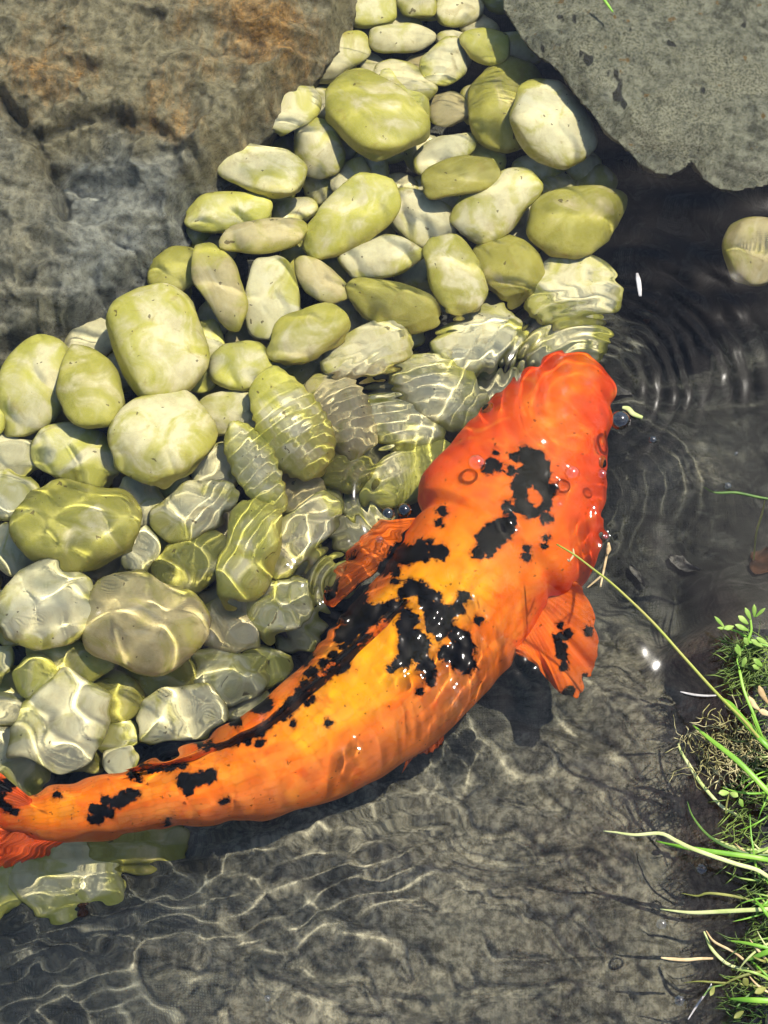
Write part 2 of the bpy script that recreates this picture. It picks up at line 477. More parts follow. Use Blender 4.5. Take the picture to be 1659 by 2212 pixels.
LEFT = [(-700, -500), (800, -500), (778, -60), (742, 45), (692, 110), (640, 175), (566, 258), (540, 305), (470, 350), (425, 385), (392, 455), (330, 545), (255, 612), (140, 678), (60, 705), (-60, 720), (-700, 760)]
CRACK = [(-300, 120), (0, 212), (40, 252), (90, 285), (150, 262), (240, 245), (320, 262), (400, 300), (470, 320), (560, 262)]
VEE = [(20, 262), (75, 300), (120, 372), (128, 440)]
def crack_side(px, py):
    cy = np.interp(px, [c[0] for c in CRACK], [c[1] for c in CRACK])
    return py - cy
def left_top(px, py, d):
    s = crack_side(px, py) + 10 * fbm(px / 45, py / 45, seed=4)
    low = sstep(-6, 30, s)
    zt = -0.014 - 0.010 * sstep(250, 700, px)
    zl = -0.030 - 0.045 * np.clip((py - 260) / 430, 0, 1.2)
    z = zt * (1 - low) + zl * low
    z -= 0.028 * np.exp(-(((px - 175) / 85) ** 2 + ((py - 350) / 55) ** 2)) + 0.012 * np.exp(-(((px - 330) / 120) ** 2 + ((py - 395) / 40) ** 2))
    z += 0.012 * sstep(0, 40, 128 - px - 0.0 * py + 0.35 * (py - 400)) * sstep(265, 330, py) * (1 - sstep(600, 800, py))
    z -= 0.020 * np.exp(-(line_dist(px, py, CRACK) / 14) ** 2) * (1 - sstep(330, 420, px)) + 0.010 * np.exp(-(line_dist(px, py, VEE) / 12) ** 2)
    z -= 0.004 * np.exp(-(line_dist(px, py, [(350, 470), (420, 410), (540, 385)]) / 12) ** 2)
    # broken facets
    f = np.abs(fbm(px / 110 + 0.3 * py / 110, py / 80, seed=12, octs=4))
    z -= 0.018 * f
    z -= 0.010 * np.abs(noise(px / 170 + 0.5 * py / 170, py / 130 - 0.2 * px / 130, seed=19))
    z += 0.0010 * fbm(px / 22, py / 22, seed=14, octs=4) + 0.0045 * noise(px / 210 + py / 300, (py - 0.12 * px) / 26, seed=23)
    z -= 0.055 * (1 - sstep(0, 95, d)) ** 1.8
    return z
boulder('boulder', LEFT, -0.03, left_top, mat_rock('left'), 3.2, (-420, 830, -260, 780),
        'large grey-brown submerged boulder with rusty orange patches and a deep crack',
        {'rust': lambda x, y, d: 0.03 + 0.30 * np.exp(-(((x - 560) / 190) ** 2 + ((y - 60) / 130) ** 2)) + 0.30 * np.exp(-(((x - 110) / 170) ** 2 + ((y - 170) / 80) ** 2)) + 0.28 * np.exp(-(((x - 390) / 90) ** 2 + ((y - 235) / 90) ** 2)) - 0.45 * sstep(0, 90, crack_side(x, y)),
         'slate': lambda x, y, d: sstep(-10, 90, crack_side(x, y) + 40 * noise(x / 60, y / 60, seed=8)) * (0.45 + 0.55 * sstep(60, 170, x)),
         'crack': lambda x, y, d: np.exp(-(line_dist(x, y, CRACK) / 10) ** 2) * (1 - sstep(280, 380, x)) + 0.5 * np.exp(-(line_dist(x, y, VEE) / 9) ** 2)})

RIGHT = [(1062, -500), (1090, -60), (1092, 5), (1140, 80), (1190, 125), (1225, 160), (1262, 205), (1300, 255), (1340, 295), (1385, 338), (1420, 357), (1455, 360), (1478, 350), (1500, 334), (1512, 345), (1528, 372), (1560, 390), (1600, 398), (1650, 392), (1700, 380), (2300, 420), (2300, -500)]
def right_top(px, py, d):
    z = -0.020 + 0.004 * np.clip((py - 100) / 300, 0, 1.2) + 0.003 * fbm(px / 150, py / 120, seed=31, octs=3)
    z += 0.0016 * fbm(px / 26, py / 26, seed=34, octs=4) - 0.0035 * np.abs(fbm(px / 60, py / 48, seed=39, octs=3))
    z -= 0.018 * (1 - sstep(0, 85, d)) ** 2
    z -= 0.012 * np.abs(noise(px / 190, py / 150, seed=47)) * sstep(0, 80, d)
    return z
boulder('boulder', RIGHT, -0.02, right_top, mat_rock('right'), 3.0, (1000, 2000, -260, 480),
        'flat grey-green boulder with a notched lower edge and small dark pits', wall=0.30, under=45.0, ragged=3)

# ------------------------------------------------------------------ pebbles
MP = mat_pebble()
KIND = {  # algae amount, lime tint, whiteness
    'w': (-0.30, 0.8, 1.0), 'c': (0.12, 0.7, 0.75), 'cg': (0.14, 0.75, 0.9), 'l': (0.32, 0.95, 0.9), 'o': (0.52, 0.28, 0.45),
    'g': (0.40, 0.55, 0.65), 't': (-0.02, 0.5, 0.32), 'p': (-0.12, 0.6, 0.8), 'd': (0.40, 0.1, 0.15)}
def pile_z(px, py):
    """height of the lowest visible layer of the pile"""
    fish = line_dist(px, py, [(1260, 800), (1100, 1110), (920, 1385), (665, 1607), (350, 1716), (0, 1765)])
    return -0.116 - 0.022 * (1 - sstep(120, 420, fish)) - 0.012 * sstep(1200, 1600, py)

def pebble(px, py, a, b, ang, layer, kind, label, seed, group=None, z=None, thick=0.66, sub=4):
    rng = np.random.default_rng(seed)
    bm = bmesh.new(); bmesh.ops.create_icosphere(bm, subdivisions=sub, radius=1)
    V = np.array([v.co[:] for v in bm.verts]); F = np.array([[v.index for v in f.verts] for f in bm.faces]); bm.free()
    e = rng.uniform(0.78, 1.0)
    V = np.sign(V) * np.abs(V) ** e
    V /= np.max(np.linalg.norm(V, axis=1)) ** 0.5
    rim = 1 - np.abs(V[:, 2])
    egg, bend, wedge = rng.uniform(-0.2, 0.2), rng.uniform(-0.13, 0.13), rng.uniform(-0.22, 0.22)
    x = V[:, 0].copy()
    V[:, 1] *= 1 + egg * x; V[:, 1] += bend * (x * x - 0.4); V[:, 2] *= 1 + wedge * x
    n = fbm(V[:, 0] * 1.1 + seed * 3.1, V[:, 1] * 1.1, V[:, 2] * 1.1, seed=seed % 97, octs=2, gain=0.4)
    V *= (1 + 0.13 * n + 0.014 * fbm(V[:, 0] * 4 + seed, V[:, 1] * 4, V[:, 2] * 4, seed=seed % 89, octs=2))[:, None]
    for _ in range(rng.integers(1, 4)):                       # worn flat spots
        m = rng.normal(size=3); m /= np.linalg.norm(m)
        lim = rng.uniform(0.74, 0.9)
        dd = V @ m - lim
        V -= np.where(dd > 0, dd * 0.72, 0)[:, None] * m
    ext = V[:, :2].max(0) - V[:, :2].min(0)
    V[:, 0] *= 2 / ext[0]; V[:, 1] *= 2 / ext[1]
    if z is None:
        z = float(pile_z(px, py)) + layer * 0.0125
    p = at(px, py, z)
    k = MM * (CAM[2] - z * 0.75) / CAM[2]
    fore = 1.08
    V *= np.array([a * k * fore, b * k * fore, min(a, b) * k * thick])
    o = make('pebble', V, F, MP, attrs={'rim': rim})
    o.location = p
    o.rotation_euler = (R(rng.uniform(-14, 14)), R(rng.uniform(-14, 14)), R(ang))
    al, li, wh = KIND[kind]
    o.color = (al + rng.uniform(-0.08, 0.08), li + rng.uniform(-0.15, 0.15), wh + rng.uniform(-0.1, 0.1), 1)
    tag(o, label, 'pebble', group or 'pebbles of the heap under the water')
    return o

PEBBLES = [
 (800, 20, 62, 48, 10, 1, 'cg', 'green-tinged cream pebble at the head of the gap between both boulders'),
 (902, 4, 47, 36, 0, 1, 'c', 'small cream pebble between the green-tinged one and a dull grey one'),
 (990, 18, 56, 46, 20, 0, 'p', 'dull grey pebble in shadow next to the corner of the flat boulder'),
 (733, 123, 76, 44, 38, 1, 'p', 'pinkish white pebble with a green end touching the rusty boulder'),
 (870, 83, 76, 40, 2, 1, 'p', 'smooth peach-coloured oval pebble behind the big striped green pebble'),
 (960, 136, 70, 48, 68, 1, 'w', 'white pebble with a pale green cap next to a yellow triangular stone'),
 (1048, 94, 60, 43, -15, 2, 'l', 'yellow triangular pebble next to the flat grey-green boulder'),
 (876, 180, 76, 58, -15, 1, 'c', 'matt beige pebble half hidden behind the big striped green pebble'),
 (972, 238, 50, 40, 10, 0, 't', 'dim tan pebble deep in the gap left of the large olive pebble'),
 (1092, 226, 120, 86, 78, 1, 'o', 'large smooth olive pebble half under the big white pebble'),
 (1200, 268, 114, 90, -58, 3, 'w', 'big white pebble leaning on the large olive one by the flat boulder'),
 (624, 240, 86, 58, 62, 2, 'cg', 'pale green bean-shaped pebble resting against the rusty boulder'),
 (868, 218, 85, 52, -62, 1, 'l', 'pale lime pebble tucked behind the big striped green pebble'),
 (812, 252, 126, 94, -50, 3, 'g', 'big striped green pebble with a white band across its top'),
 (688, 325, 78, 56, -70, 1, 'c', 'dull beige pebble between the bean-shaped and the big striped pebble'),
 (568, 366, 102, 60, -12, 3, 'cg', 'glossy pale green oval pebble with a yellow stain on its lower side'),
 (960, 330, 82, 44, 35, 1, 'w', 'cream-white knobbly pebble between the big striped and small olive pebbles'),
 (998, 383, 90, 48, 18, 3, 'o', 'small dark olive oval pebble lying on top of a cream one'),
 (1078, 443, 106, 64, 38, 2, 'cg', 'cream pebble with green edges and a dark crease under the olive oval'),
 (1248, 474, 122, 90, 32, 2, 'o', 'large olive-yellow pebble with a bright ridge beside the dark deep water'),
 (497, 460, 98, 48, -3, 2, 'l', 'lime oval pebble with a curved mark, closest to the slate side of the boulder'),
 (568, 509, 100, 43, 13, 3, 't', 'long tan spindle-shaped pebble lying across the lime oval pebble'),
 (638, 455, 52, 36, 20, 0, 'c', 'little beige pebble in the gap under the glossy oval pebble'),
 (755, 470, 126, 68, 43, 3, 'l', 'long lime-white pebble tilted like a loaf in the middle of the heap'),
 (760, 385, 52, 32, 45, 0, 'w', 'narrow whitish pebble end in the gap behind the loaf-shaped pebble'),
 (905, 466, 84, 58, -20, 1, 'p', 'matt grey-beige pebble to the right of the loaf-shaped pebble'),
 (828, 550, 98, 49, 8, 2, 'w', 'white pebble with a green lower side below the loaf-shaped pebble'),
 (980, 592, 99, 58, -72, 3, 'cg', 'upright cream oval pebble with brown specks and a green foot'),
 (1100, 580, 86, 68, -58, 2, 'o', 'rounded olive pebble with a rusty foot beside the upright cream oval'),
 (1240, 625, 106, 80, 15, 2, 'cg', 'cream and green pebble crossed by ripples at the edge of the deep water'),
 (1222, 748, 96, 66, 10, 1, 'c', 'sandy yellow pebble blurred by ripples just ahead of the koi snout'),
 (380, 585, 66, 56, 30, 1, 'o', 'dull olive pebble in the corner beside the slate boulder face'),
 (476, 618, 112, 48, -68, 3, 't', 'long tan peanut-shaped pebble with one black dot near its end'),
 (585, 643, 94, 60, -85, 2, 'w', 'plump white pebble standing beside the peanut-shaped tan pebble'),
 (690, 605, 72, 39, -42, 2, 't', 'small tan wedge pebble below the loaf-shaped pebble'),
 (846, 655, 108, 58, -22, 2, 'o', 'dark olive lens-shaped pebble below the white and green pebble'),
 (670, 725, 96, 60, 25, 3, 'g', 'smooth olive-green egg pebble in front of the plump white pebble'),
 (338, 734, 132, 98, -75, 4, 'cg', 'very large cream and green egg-shaped pebble with dark pits in its face'),
 (195, 730, 58, 52, 0, 0, 'p', 'pale pinkish pebble wedged behind the very large egg-shaped pebble'),
 (442, 770, 82, 44, 80, 1, 'l', 'bright lime pebble squeezed to the right of the very large egg-shaped pebble'),
 (522, 790, 66, 56, 20, 2, 'l', 'small yellow-green knob-shaped pebble next to the olive-green egg pebble'),
 (75, 836, 116, 72, 74, 2, 'cg', 'cream pebble with green shoulder and a dark squiggle'),
 (192, 836, 113, 70, -62, 4, 'g', 'mottled grass-green oval pebble overlapping the one with the squiggle'),
 (363, 940, 112, 97, 40, 4, 'cg', 'big round cream-white pebble with green shading below the very large egg'),
 (790, 766, 102, 64, 25, 2, 'c', 'pale pebble torn into comb-like fringes by ripples'),
 (1030, 736, 102, 74, 30, 2, 'cg', 'pale lime pebble with stepped rippled edges left of the koi snout'),
 (1115, 748, 62, 32, 80, 0, 'w', 'whitish pebble in the gap left of the sandy yellow pebble'),
 (950, 846, 106, 70, -30, 2, 'c', 'sandy yellow pebble with stair-like ripple bands left of the koi head'),
 (625, 916, 126, 76, -65, 3, 'l', 'lime pebble with fine ripple ribs and a brownish foot'),
 (740, 896, 102, 62, -60, 1, 't', 'brownish olive pebble behind the fine-ribbed lime pebble'),
 (865, 915, 92, 56, -20, 1, 'c', 'tan-yellow pebble under the stair-banded sandy pebble'),
 (492, 890, 62, 50, 0, 1, 'c', 'beige pebble peeping out behind the big round cream pebble'),
 (552, 1008, 116, 48, -62, 3, 'l', 'slender lime pebble with twisted ripple ribs'),
 (160, 980, 94, 66, -20, 2, 'l', 'bright lime pebble under the mottled grass-green oval'),
 (35, 985, 46, 39, 10, 1, 'p', 'small greyish white pebble below the squiggle-marked pebble'),
 (14, 1066, 66, 58, 0, 2, 'cg', 'pale lime pebble cut by light beside the very large moss-green pebble'),
 (165, 1138, 130, 97, -5, 4, 'g', 'very large flat moss-green pebble with a pale middle'),
 (303, 1086, 64, 52, -50, 1, 'p', 'pale lilac-grey pebble between the moss-green and the round cream pebble'),
 (425, 1100, 86, 60, 15, 2, 'p', 'greyish white pebble with a rust-brown corner'),
 (305, 1196, 50, 34, 70, 2, 'w', 'small white bean pebble at the lower rim of the moss-green pebble'),
 (405, 1216, 78, 60, 40, 1, 'g', 'olive green pebble below the one with the rust-brown corner'),
 (538, 1196, 110, 62, 72, 3, 'l', 'upright bright lime pebble with light dancing on its flank'),
 (660, 1150, 102, 50, 55, 2, 'c', 'long grey-cream pebble with green sides near the koi side fin'),
 (600, 1306, 80, 62, 20, 2, 'l', 'olive-lime pebble patterned with bright light near the koi side fin'),
 (97, 1310, 107, 92, 20, 4, 'w', 'big bluish white pebble with a wavy outline'),
 (320, 1344, 122, 96, -20, 4, 't', 'big pinkish tan pebble with a wavy yellow rim'),
 (490, 1362, 70, 56, -30, 1, 't', 'brownish grey pebble right of the big pinkish tan pebble'),
 (24, 1180, 66, 52, 0, 1, 'p', 'pale grey pebble behind the big bluish white pebble'),
 (150, 1426, 88, 50, -10, 2, 'g', 'green pebble in the hollow below the bluish white pebble'),
 (180, 1346, 38, 42, 0, 1, 'o', 'little olive pebble between the bluish white and the pinkish tan ones'),
 (75, 1462, 42, 40, 0, 3, 'l', 'small round lime pebble above a bright cream pebble'),
 (332, 1462, 88, 46, -5, 1, 'o', 'olive-tan pebble under the rim of the big pinkish tan pebble'),
 (492, 1460, 82, 49, -15, 2, 'cg', 'cream-olive pebble beside the koi back'),
 (585, 1430, 47, 50, 0, 1, 'l', 'small lime pebble touching the outline of the koi back'),
 (128, 1566, 102, 90, 60, 4, 'w', 'bright cream-white knobbly pebble near the koi tail'),
 (250, 1510, 57, 52, 0, 2, 'o', 'olive pebble between the bright cream and the net-patterned white pebbles'),
 (402, 1542, 90, 62, 15, 3, 'w', 'white pebble covered by a net of light lines next to the koi back'),
 (402, 1470, 56, 43, 10, 1, 'g', 'dull green pebble above the net-patterned white pebble'),
 (265, 1590, 44, 41, 0, 2, 'l', 'small yellow-lime pebble left of the net-patterned white pebble'),
 (185, 1646, 46, 43, 0, 1, 'd', 'dark olive pebble in shade just above the koi tail stalk'),
 (261, 1648, 33, 36, 0, 3, 'w', 'tiny white triangular pebble touching the koi tail stalk'),
 (35, 1640, 78, 56, -25, 2, 'cg', 'pale lime pebble streaked by ripples above the koi tail'),
 (14, 1502, 42, 62, 0, 1, 'c', 'cream pebble left of the bright cream-white knobbly one'),
 (6, 1425, 26, 42, 0, 2, 'w', 'small white pebble under the big bluish white pebble'),
 (535, 1522, 62, 42, 30, 1, 'cg', 'pale green pebble half hidden by the koi back'),
 (135, 1906, 108, 82, -5, 1, 'cg', 'grey-green pebble with scalloped edge lying below the koi tail'),
 (14, 1902, 38, 62, 0, 1, 'l', 'bright lime pebble below the koi tail fin'),
 (305, 1828, 96, 52, 5, 0, 'd', 'olive pebble half hidden under the koi tail stalk'),
 (0, 1968, 16, 19, 0, 1, 'l', 'tiny lime pebble on the dark liner'),
 (880, 1020, 108, 66, 28, 1, 'g', 'pale green pebble beside the koi gill cover'),
 (1630, 543, 76, 68, 80, 0, 't', 'lone round cream pebble with brown spots in the dark water'),
 (-2, 890, 20, 44, 0, 2, 'l', 'lime pebble edge left of the squiggle-marked pebble'),
 (10, 946, 24, 31, 0, 1, 'w', 'tiny white pebble below the lime pebble edge'),
 (1092, 852, 74, 46, 15, 0, 'c', 'sandy pebble half under the koi head'),
 (476, 1012, 50, 62, 0, 0, 'p', 'lilac-grey pebble behind the slender ribbed lime pebble'),
 (645, 1072, 62, 52, 20, 0, 't', 'tan pebble in the gap right of the slender ribbed lime pebble'),
 (745, 1010, 72, 50, -20, 0, 'd', 'dark brown-green pebble under the curved ripples'),
]
for i, (px, py, a, b, ang, lay, kind, lab) in enumerate(PEBBLES):
    z = None; g = None
    if px > 1600:
        z, g = -0.095, 'stray pebbles'
    if py > 1780:
        z = -0.134
    pebble(px, py, a, b, ang, lay, kind, lab, 11 + i * 7, g, z)

PILE = [(770, -60), (1080, -60), (1150, 120), (1250, 260), (1320, 420), (1310, 700), (1230, 780), (1040, 880), (900, 1080), (720, 1310), (560, 1500), (330, 1620), (-60, 1680), (-230, 1600), (-230, 860), (-60, 800), (200, 700), (400, 480), (570, 280), (700, 130)]
rng = random.Random(5)
spots = []
for _ in range(6000):
    x, y = rng.uniform(-230, 1330), rng.uniform(-60, 1700)
    if poly_dist(np.array([x]), np.array([y]), PILE)[0] < 22 or any((x - u) ** 2 + (y - v) ** 2 < 66 ** 2 for u, v in spots):
        continue
    spots.append((x, y))
for i, (x, y) in enumerate(spots):
    near = max((1 - math.hypot(((x - q[0]) * math.cos(R(q[4])) - (y - q[1]) * math.sin(R(q[4]))) / q[2], ((x - q[0]) * math.sin(R(q[4])) + (y - q[1]) * math.cos(R(q[4]))) / q[3]) for q in PEBBLES))
    if near > 0.42:                                             # wholly hidden under a big one
        continue
    k = rng.choice(['c', 't', 'c', 'l', 'g', 'p', 'cg'])
    tone = {'o': 'olive', 't': 'tan', 'c': 'cream', 'd': 'dark brown-green', 'g': 'green', 'p': 'greyish', 'l': 'lime', 'cg': 'pale green'}[k]
    pebble(x, y, rng.uniform(46, 64), rng.uniform(36, 46), rng.uniform(0, 180), 0, k,
           'small dim %s pebble deep in a gap of the pebble heap' % tone, 2000 + i * 3, 'small pebbles filling the gaps of the heap', z=float(pile_z(x, y)) - 0.012, sub=3)

# ------------------------------------------------------------------ koi
def crop(pts, kind):
    ox, oy, k = {'h': (1050.7, 718.9, .2667), 'b': (608.3, 1050.7, .2667), 't': (0, 1382.5, .5), 'm': (829.5, 663.6, .5)}[kind]
    return [(ox + x * k, oy + y * k, r * k * 1.08 + 0.6) for x, y, r in pts]
SUMI = crop([(300, 960, 32), (340, 1010, 62), (400, 1020, 55), (420, 1090, 72), (380, 1130, 80), (450, 1150, 50), (330, 1120, 55), (300, 1200, 50), (250, 1230, 36), (440, 1220, 50), (470, 1260, 40), (510, 1262, 26), (540, 1275, 16),
             (275, 1310, 40), (295, 1400, 46), (350, 1445, 42), (390, 1450, 28), (490, 1340, 32), (475, 1410, 34), (480, 1490, 30), (505, 1500, 20), (230, 1010, 30), (80, 975, 14), (200, 1105, 26), (40, 1070, 42), (100, 1085, 24), (0, 1100, 30)], 'h')
SUMI += crop([(535, 865, 20), (545, 915, 17), (512, 960, 40), (470, 990, 44), (430, 1005, 28), (450, 1040, 26), (405, 1060, 20), (610, 1045, 10), (613, 1078, 17), (702, 1002, 11), (692, 1030, 9), (250, 880, 14), (240, 930, 8)], 'm')
SUMI += crop([(970, 490, 45), (930, 560, 54), (880, 620, 45), (830, 660, 30), (790, 690, 16), (1010, 570, 44), (1060, 530, 54), (1120, 480, 40), (1130, 550, 40), (1180, 570, 26), (1250, 540, 40), (1290, 520, 40), (1300, 550, 30), (1200, 455, 16), (930, 690, 24), (920, 770, 18),
              (650, 830, 38), (620, 920, 55), (560, 970, 55), (500, 1050, 46), (430, 1100, 28), (400, 1140, 16), (600, 1050, 82), (680, 1050, 80), (560, 1150, 72), (480, 1210, 36), (620, 1130, 70), (740, 1040, 66), (800, 1000, 36), (880, 990, 26), (540, 1230, 36),
              (500, 1300, 28), (420, 1370, 30), (340, 1430, 28), (260, 1490, 25), (220, 1510, 20), (180, 1590, 15), (130, 1650, 13), (60, 1720, 12), (510, 1450, 30), (450, 1480, 30), (390, 1520, 28), (330, 1570, 22), (270, 1610, 15), (140, 1700, 24), (100, 1760, 24), (200, 1740, 19), (250, 1720, 13), (30, 1840, 28), (0, 1860, 28),
              (1050, 820, 50), (1000, 860, 36), (1110, 830, 54), (1160, 870, 45), (1160, 940, 40), (1210, 890, 36), (1260, 890, 22), (980, 940, 26), (940, 970, 18),
              (1270, 980, 36), (1230, 1040, 54), (1310, 1060, 72), (1250, 1110, 72), (1330, 1130, 54), (1280, 1190, 44), (1400, 1160, 26), (1360, 1020, 42),
              (1020, 1040, 36), (1050, 1080, 40), (985, 1110, 36), (1010, 1170, 45), (1050, 1250, 80), (1120, 1260, 60), (1000, 1310, 45), (1080, 1330, 72), (1000, 1390, 54), (950, 1430, 28), (1140, 1390, 36), (1180, 1460, 50), (1190, 1510, 40), (890, 1480, 14), (1200, 1580, 18), (1120, 1660, 18),
              (1420, 1200, 36), (1470, 1230, 54), (1500, 1300, 50), (1430, 1320, 62), (1350, 1360, 52), (1300, 1370, 18), (1430, 1410, 62), (1490, 1390, 44), (1480, 1470, 28), (1500, 1510, 17), (1550, 1450, 28), (1470, 900, 42), (1440, 930, 14), (1450, 990, 28), (1605, 1080, 24),
              (210, 1380, 22), (180, 1410, 18), (240, 1350, 14), (375, 1920, 15), (90, 1925, 10)], 'b')
SUMI += crop([(1140, 290, 23), (1112, 300, 17), (1160, 270, 15), (1030, 350, 21), (1010, 360, 12), (1280, 250, 13), (1250, 280, 14), (1220, 320, 14), (1190, 345, 12), (1160, 370, 13), (1120, 400, 13), (1070, 425, 11), (1035, 433, 9), (1000, 442, 9), (940, 460, 8), (890, 468, 7), (1125, 440, 10), (910, 448, 8), (860, 458, 8),
              (720, 548, 10), (745, 546, 11), (775, 543, 11), (795, 541, 10), (680, 550, 6), (650, 552, 5), (620, 552, 5), (570, 575, 10), (600, 587, 8), (790, 600, 19), (810, 622, 23), (850, 605, 15), (880, 592, 13), (905, 590, 20), (912, 575, 14), (815, 650, 15), (970, 685, 10), (955, 690, 8),
              (500, 695, 20), (530, 685, 22), (560, 670, 20), (585, 660, 13), (520, 705, 16), (455, 685, 13), (410, 725, 20), (440, 740, 26), (470, 755, 15), (430, 765, 20), (395, 775, 13), (245, 670, 10), (130, 625, 20), (160, 635, 13), (110, 615, 11), (20, 635, 20), (45, 620, 13), (0, 660, 11), (0, 700, 8), (30, 722, 7), (60, 740, 6), (720, 795, 7)], 't')
def sumi_field(px, py):
    d = np.full(px.shape, 45.0)
    for x, y, r in SUMI:
        d = np.minimum(d, np.hypot(px - x, py - y) - r)
    return d

ST_ = np.array([  # sheet x, y, half width, half height / half width, depth of the back
    (1268, 772, 24, 0.70, -0.028), (1262, 786, 55, 0.60, -0.024), (1253, 806, 79, 0.58, -0.020), (1240, 834, 98, 0.58, -0.018), (1216, 876, 119, 0.62, -0.016), (1190, 922, 139, 0.66, -0.014), (1160, 985, 165, 0.70, -0.012),
    (1133, 1050, 183, 0.72, -0.011), (1105, 1110, 196, 0.74, -0.010), (1081, 1157, 195, 0.78, -0.009), (1052, 1195, 176, 0.88, -0.008), (1022, 1243, 168, 0.94, -0.0075), (985, 1300, 170, 0.96, -0.007), (920, 1385, 170, 0.97, -0.007), (845, 1465, 164, 0.98, -0.007),
    (760, 1540, 150, 1.0, -0.008), (665, 1607, 131, 1.02, -0.009), (560, 1660, 108, 1.05, -0.010), (450, 1695, 85, 1.1, -0.012), (350, 1716, 69, 1.18, -0.014), (260, 1735, 62, 1.2, -0.016), (180, 1752, 61, 1.2, -0.018), (110, 1762, 60, 1.15, -0.020), (40, 1766, 44, 1.2, -0.026), (-10, 1768, 20, 1.6, -0.034)])
NS, NA = 420, 200
Q = ST_.copy(); Q[:, 2:] *= 1
path = smooth_path(np.c_[ST_[:, :2], ST_[:, 2], ST_[:, 3] * 100, ST_[:, 4] * 1000], NS)
cx, cy, hw, hr, zb = path.T; hr = hr / 100; zb = zb / 1000 - 0.008
Tn = np.gradient(np.c_[cx, cy], axis=0); Tn /= np.linalg.norm(Tn, axis=1, keepdims=True)
Tn = np.array([np.convolve(np.pad(Tn[:, k], 12, 'edge'), np.ones(25) / 25, 'valid') for k in (0, 1)]).T
Tn /= np.linalg.norm(Tn, axis=1, keepdims=True)
PR = np.c_[-Tn[:, 1], Tn[:, 0]]                      # to the fish's right-hand side on the sheet
PR *= np.sign(PR[:, :1] * 0.8 + PR[:, 1:] * 0.6)     # pointing to the lower right
sarc = np.r_[0, np.cumsum(np.hypot(np.diff(cx), np.diff(cy)))]; sarc /= sarc[-1]
ph = np.linspace(0, 2 * np.pi, NA, endpoint=False)
roll = R(15) * sstep(0.22, 0.42, sarc) * (1 - sstep(0.75, 0.95, sarc))
u = np.cos(ph)[None] * np.ones((NS, 1)); w = np.sin(ph)[None] * np.ones((NS, 1))
sq = 1 - 0.16 * (1 - sstep(0.25, 0.4, sarc))[:, None]        # flatter skull
u = np.sign(u) * np.abs(u) ** (0.92 * sq); w = np.sign(w) * np.abs(w) ** (0.95)
S2 = sarc[:, None]
sg = sarc[np.argmin(np.hypot(cx - 1066, cy - 1172))]
# gill cover: a plate standing proud of the flank and ending in a curved rear edge
edge_s = sg - 0.020 * np.abs(w) ** 1.5 + 0.012
plate = (1 - sstep(-0.006, 0.006, S2 - edge_s)) * sstep(sg - 0.12, sg - 0.03, S2) * sstep(0.18, 0.55, np.abs(u))
bulge = 1 + 0.07 * plate
# cheek groove, eye socket ridge, lips
lip = 0.10 * np.exp(-((S2 - 0.020) / 0.009) ** 2) - 0.09 * np.exp(-((S2 - 0.040) / 0.007) ** 2) + 0.04 * np.exp(-((S2 - 0.055) / 0.008) ** 2) - 0.035 * np.exp(-((S2 - 0.075) / 0.006) ** 2)
bulge = bulge + lip
bulge = bulge - 0.05 * np.exp(-((S2 - edge_s - 0.009) / 0.006) ** 2) * sstep(0.15, 0.5, np.abs(u))
bulge = bulge + 0.010 * np.exp(-((S2 - 0.135) / 0.02) ** 2) * sstep(0.6, 0.9, np.abs(u)) * (w > -0.3)
bulge = bulge - 0.022 * np.exp(-((S2 - (sg - 0.105 - 0.03 * np.abs(u))) / 0.008) ** 2) * sstep(0.25, 0.5, np.abs(u))
hwm = hw[:, None] * bulge
hh = (hw * hr)[:, None] * (1 + (bulge - 1) * 0.9)
un = hwm * u; wn_ = hh * w
un += 0.014 * hw[:, None] * fbm(S2 * 11, u * 1.6, w * 1.6, seed=41, octs=2)
wn_ += 0.016 * hh * fbm(S2 * 11, u * 1.6 + 7, w * 1.6, seed=43, octs=2)
cr, sr = np.cos(roll)[:, None], np.sin(roll)[:, None]
ul = un * cr - wn_ * sr; wl = un * sr + wn_ * cr           # rolled so the back turns to the upper left
zc = zb - hw * hr * MM
PXf = cx[:, None] + PR[:, :1] * ul; PYf = cy[:, None] + PR[:, 1:] * ul
VF = at(PXf, PYf, np.broadcast_to(zc[:, None], PXf.shape)); VF[..., 2] = zc[:, None] + wl * MM
VF[..., 2] = np.minimum(VF[..., 2], -0.011)
qx, qy = project(VF)
sm = sumi_field(qx, qy); sm = np.where(w > -0.15, sm, 45)
du = np.abs(u)
gold = (sstep(0.24, 0.38, S2) * (1 - 0.7 * sstep(0.48, 0.66, S2)) * (1 - sstep(0.9, 1.0, S2)) * (1 - sstep(0.25, 0.85, du)) + 0.25 * np.exp(-((S2 - 0.2) / 0.08) ** 2) * (1 - du)) * (w > 0) + 0.05
red = 0.85 * (1 - sstep(0.16, 0.36, S2)) * (0.45 + 0.55 * du) + 0.30 * sstep(0.75, 1.0, du) + 0.55 * sstep(0.93, 1.0, S2) + 0.25 * sstep(0.6, 0.95, S2) * du
pale = sstep(0.4, 0.9, du) * sstep(0.3, 0.45, S2) * 0.95 + 0.3 * np.exp(-((S2 - 0.17) / 0.05) ** 2)
MK, MF = mat_koi(), mat_koi(True)
koi = empty('koi', at(700, 1560, -0.07))
inv = Matrix.Translation(-koi.location)
def koi_part(name, V, F, mat, attrs=None, parent=None):
    o = make(name, V, F, mat, attrs=attrs)
    o.parent = parent or koi
    if parent is None:
        o.matrix_parent_inverse = inv
    return o
VB = VF.reshape(-1, 3)
FB = grid_faces(NS, NA, True)
cap0, cap1 = VF[0].mean(0), VF[-1].mean(0)
VB = np.vstack([VB, cap0, cap1])
n0 = NS * NA
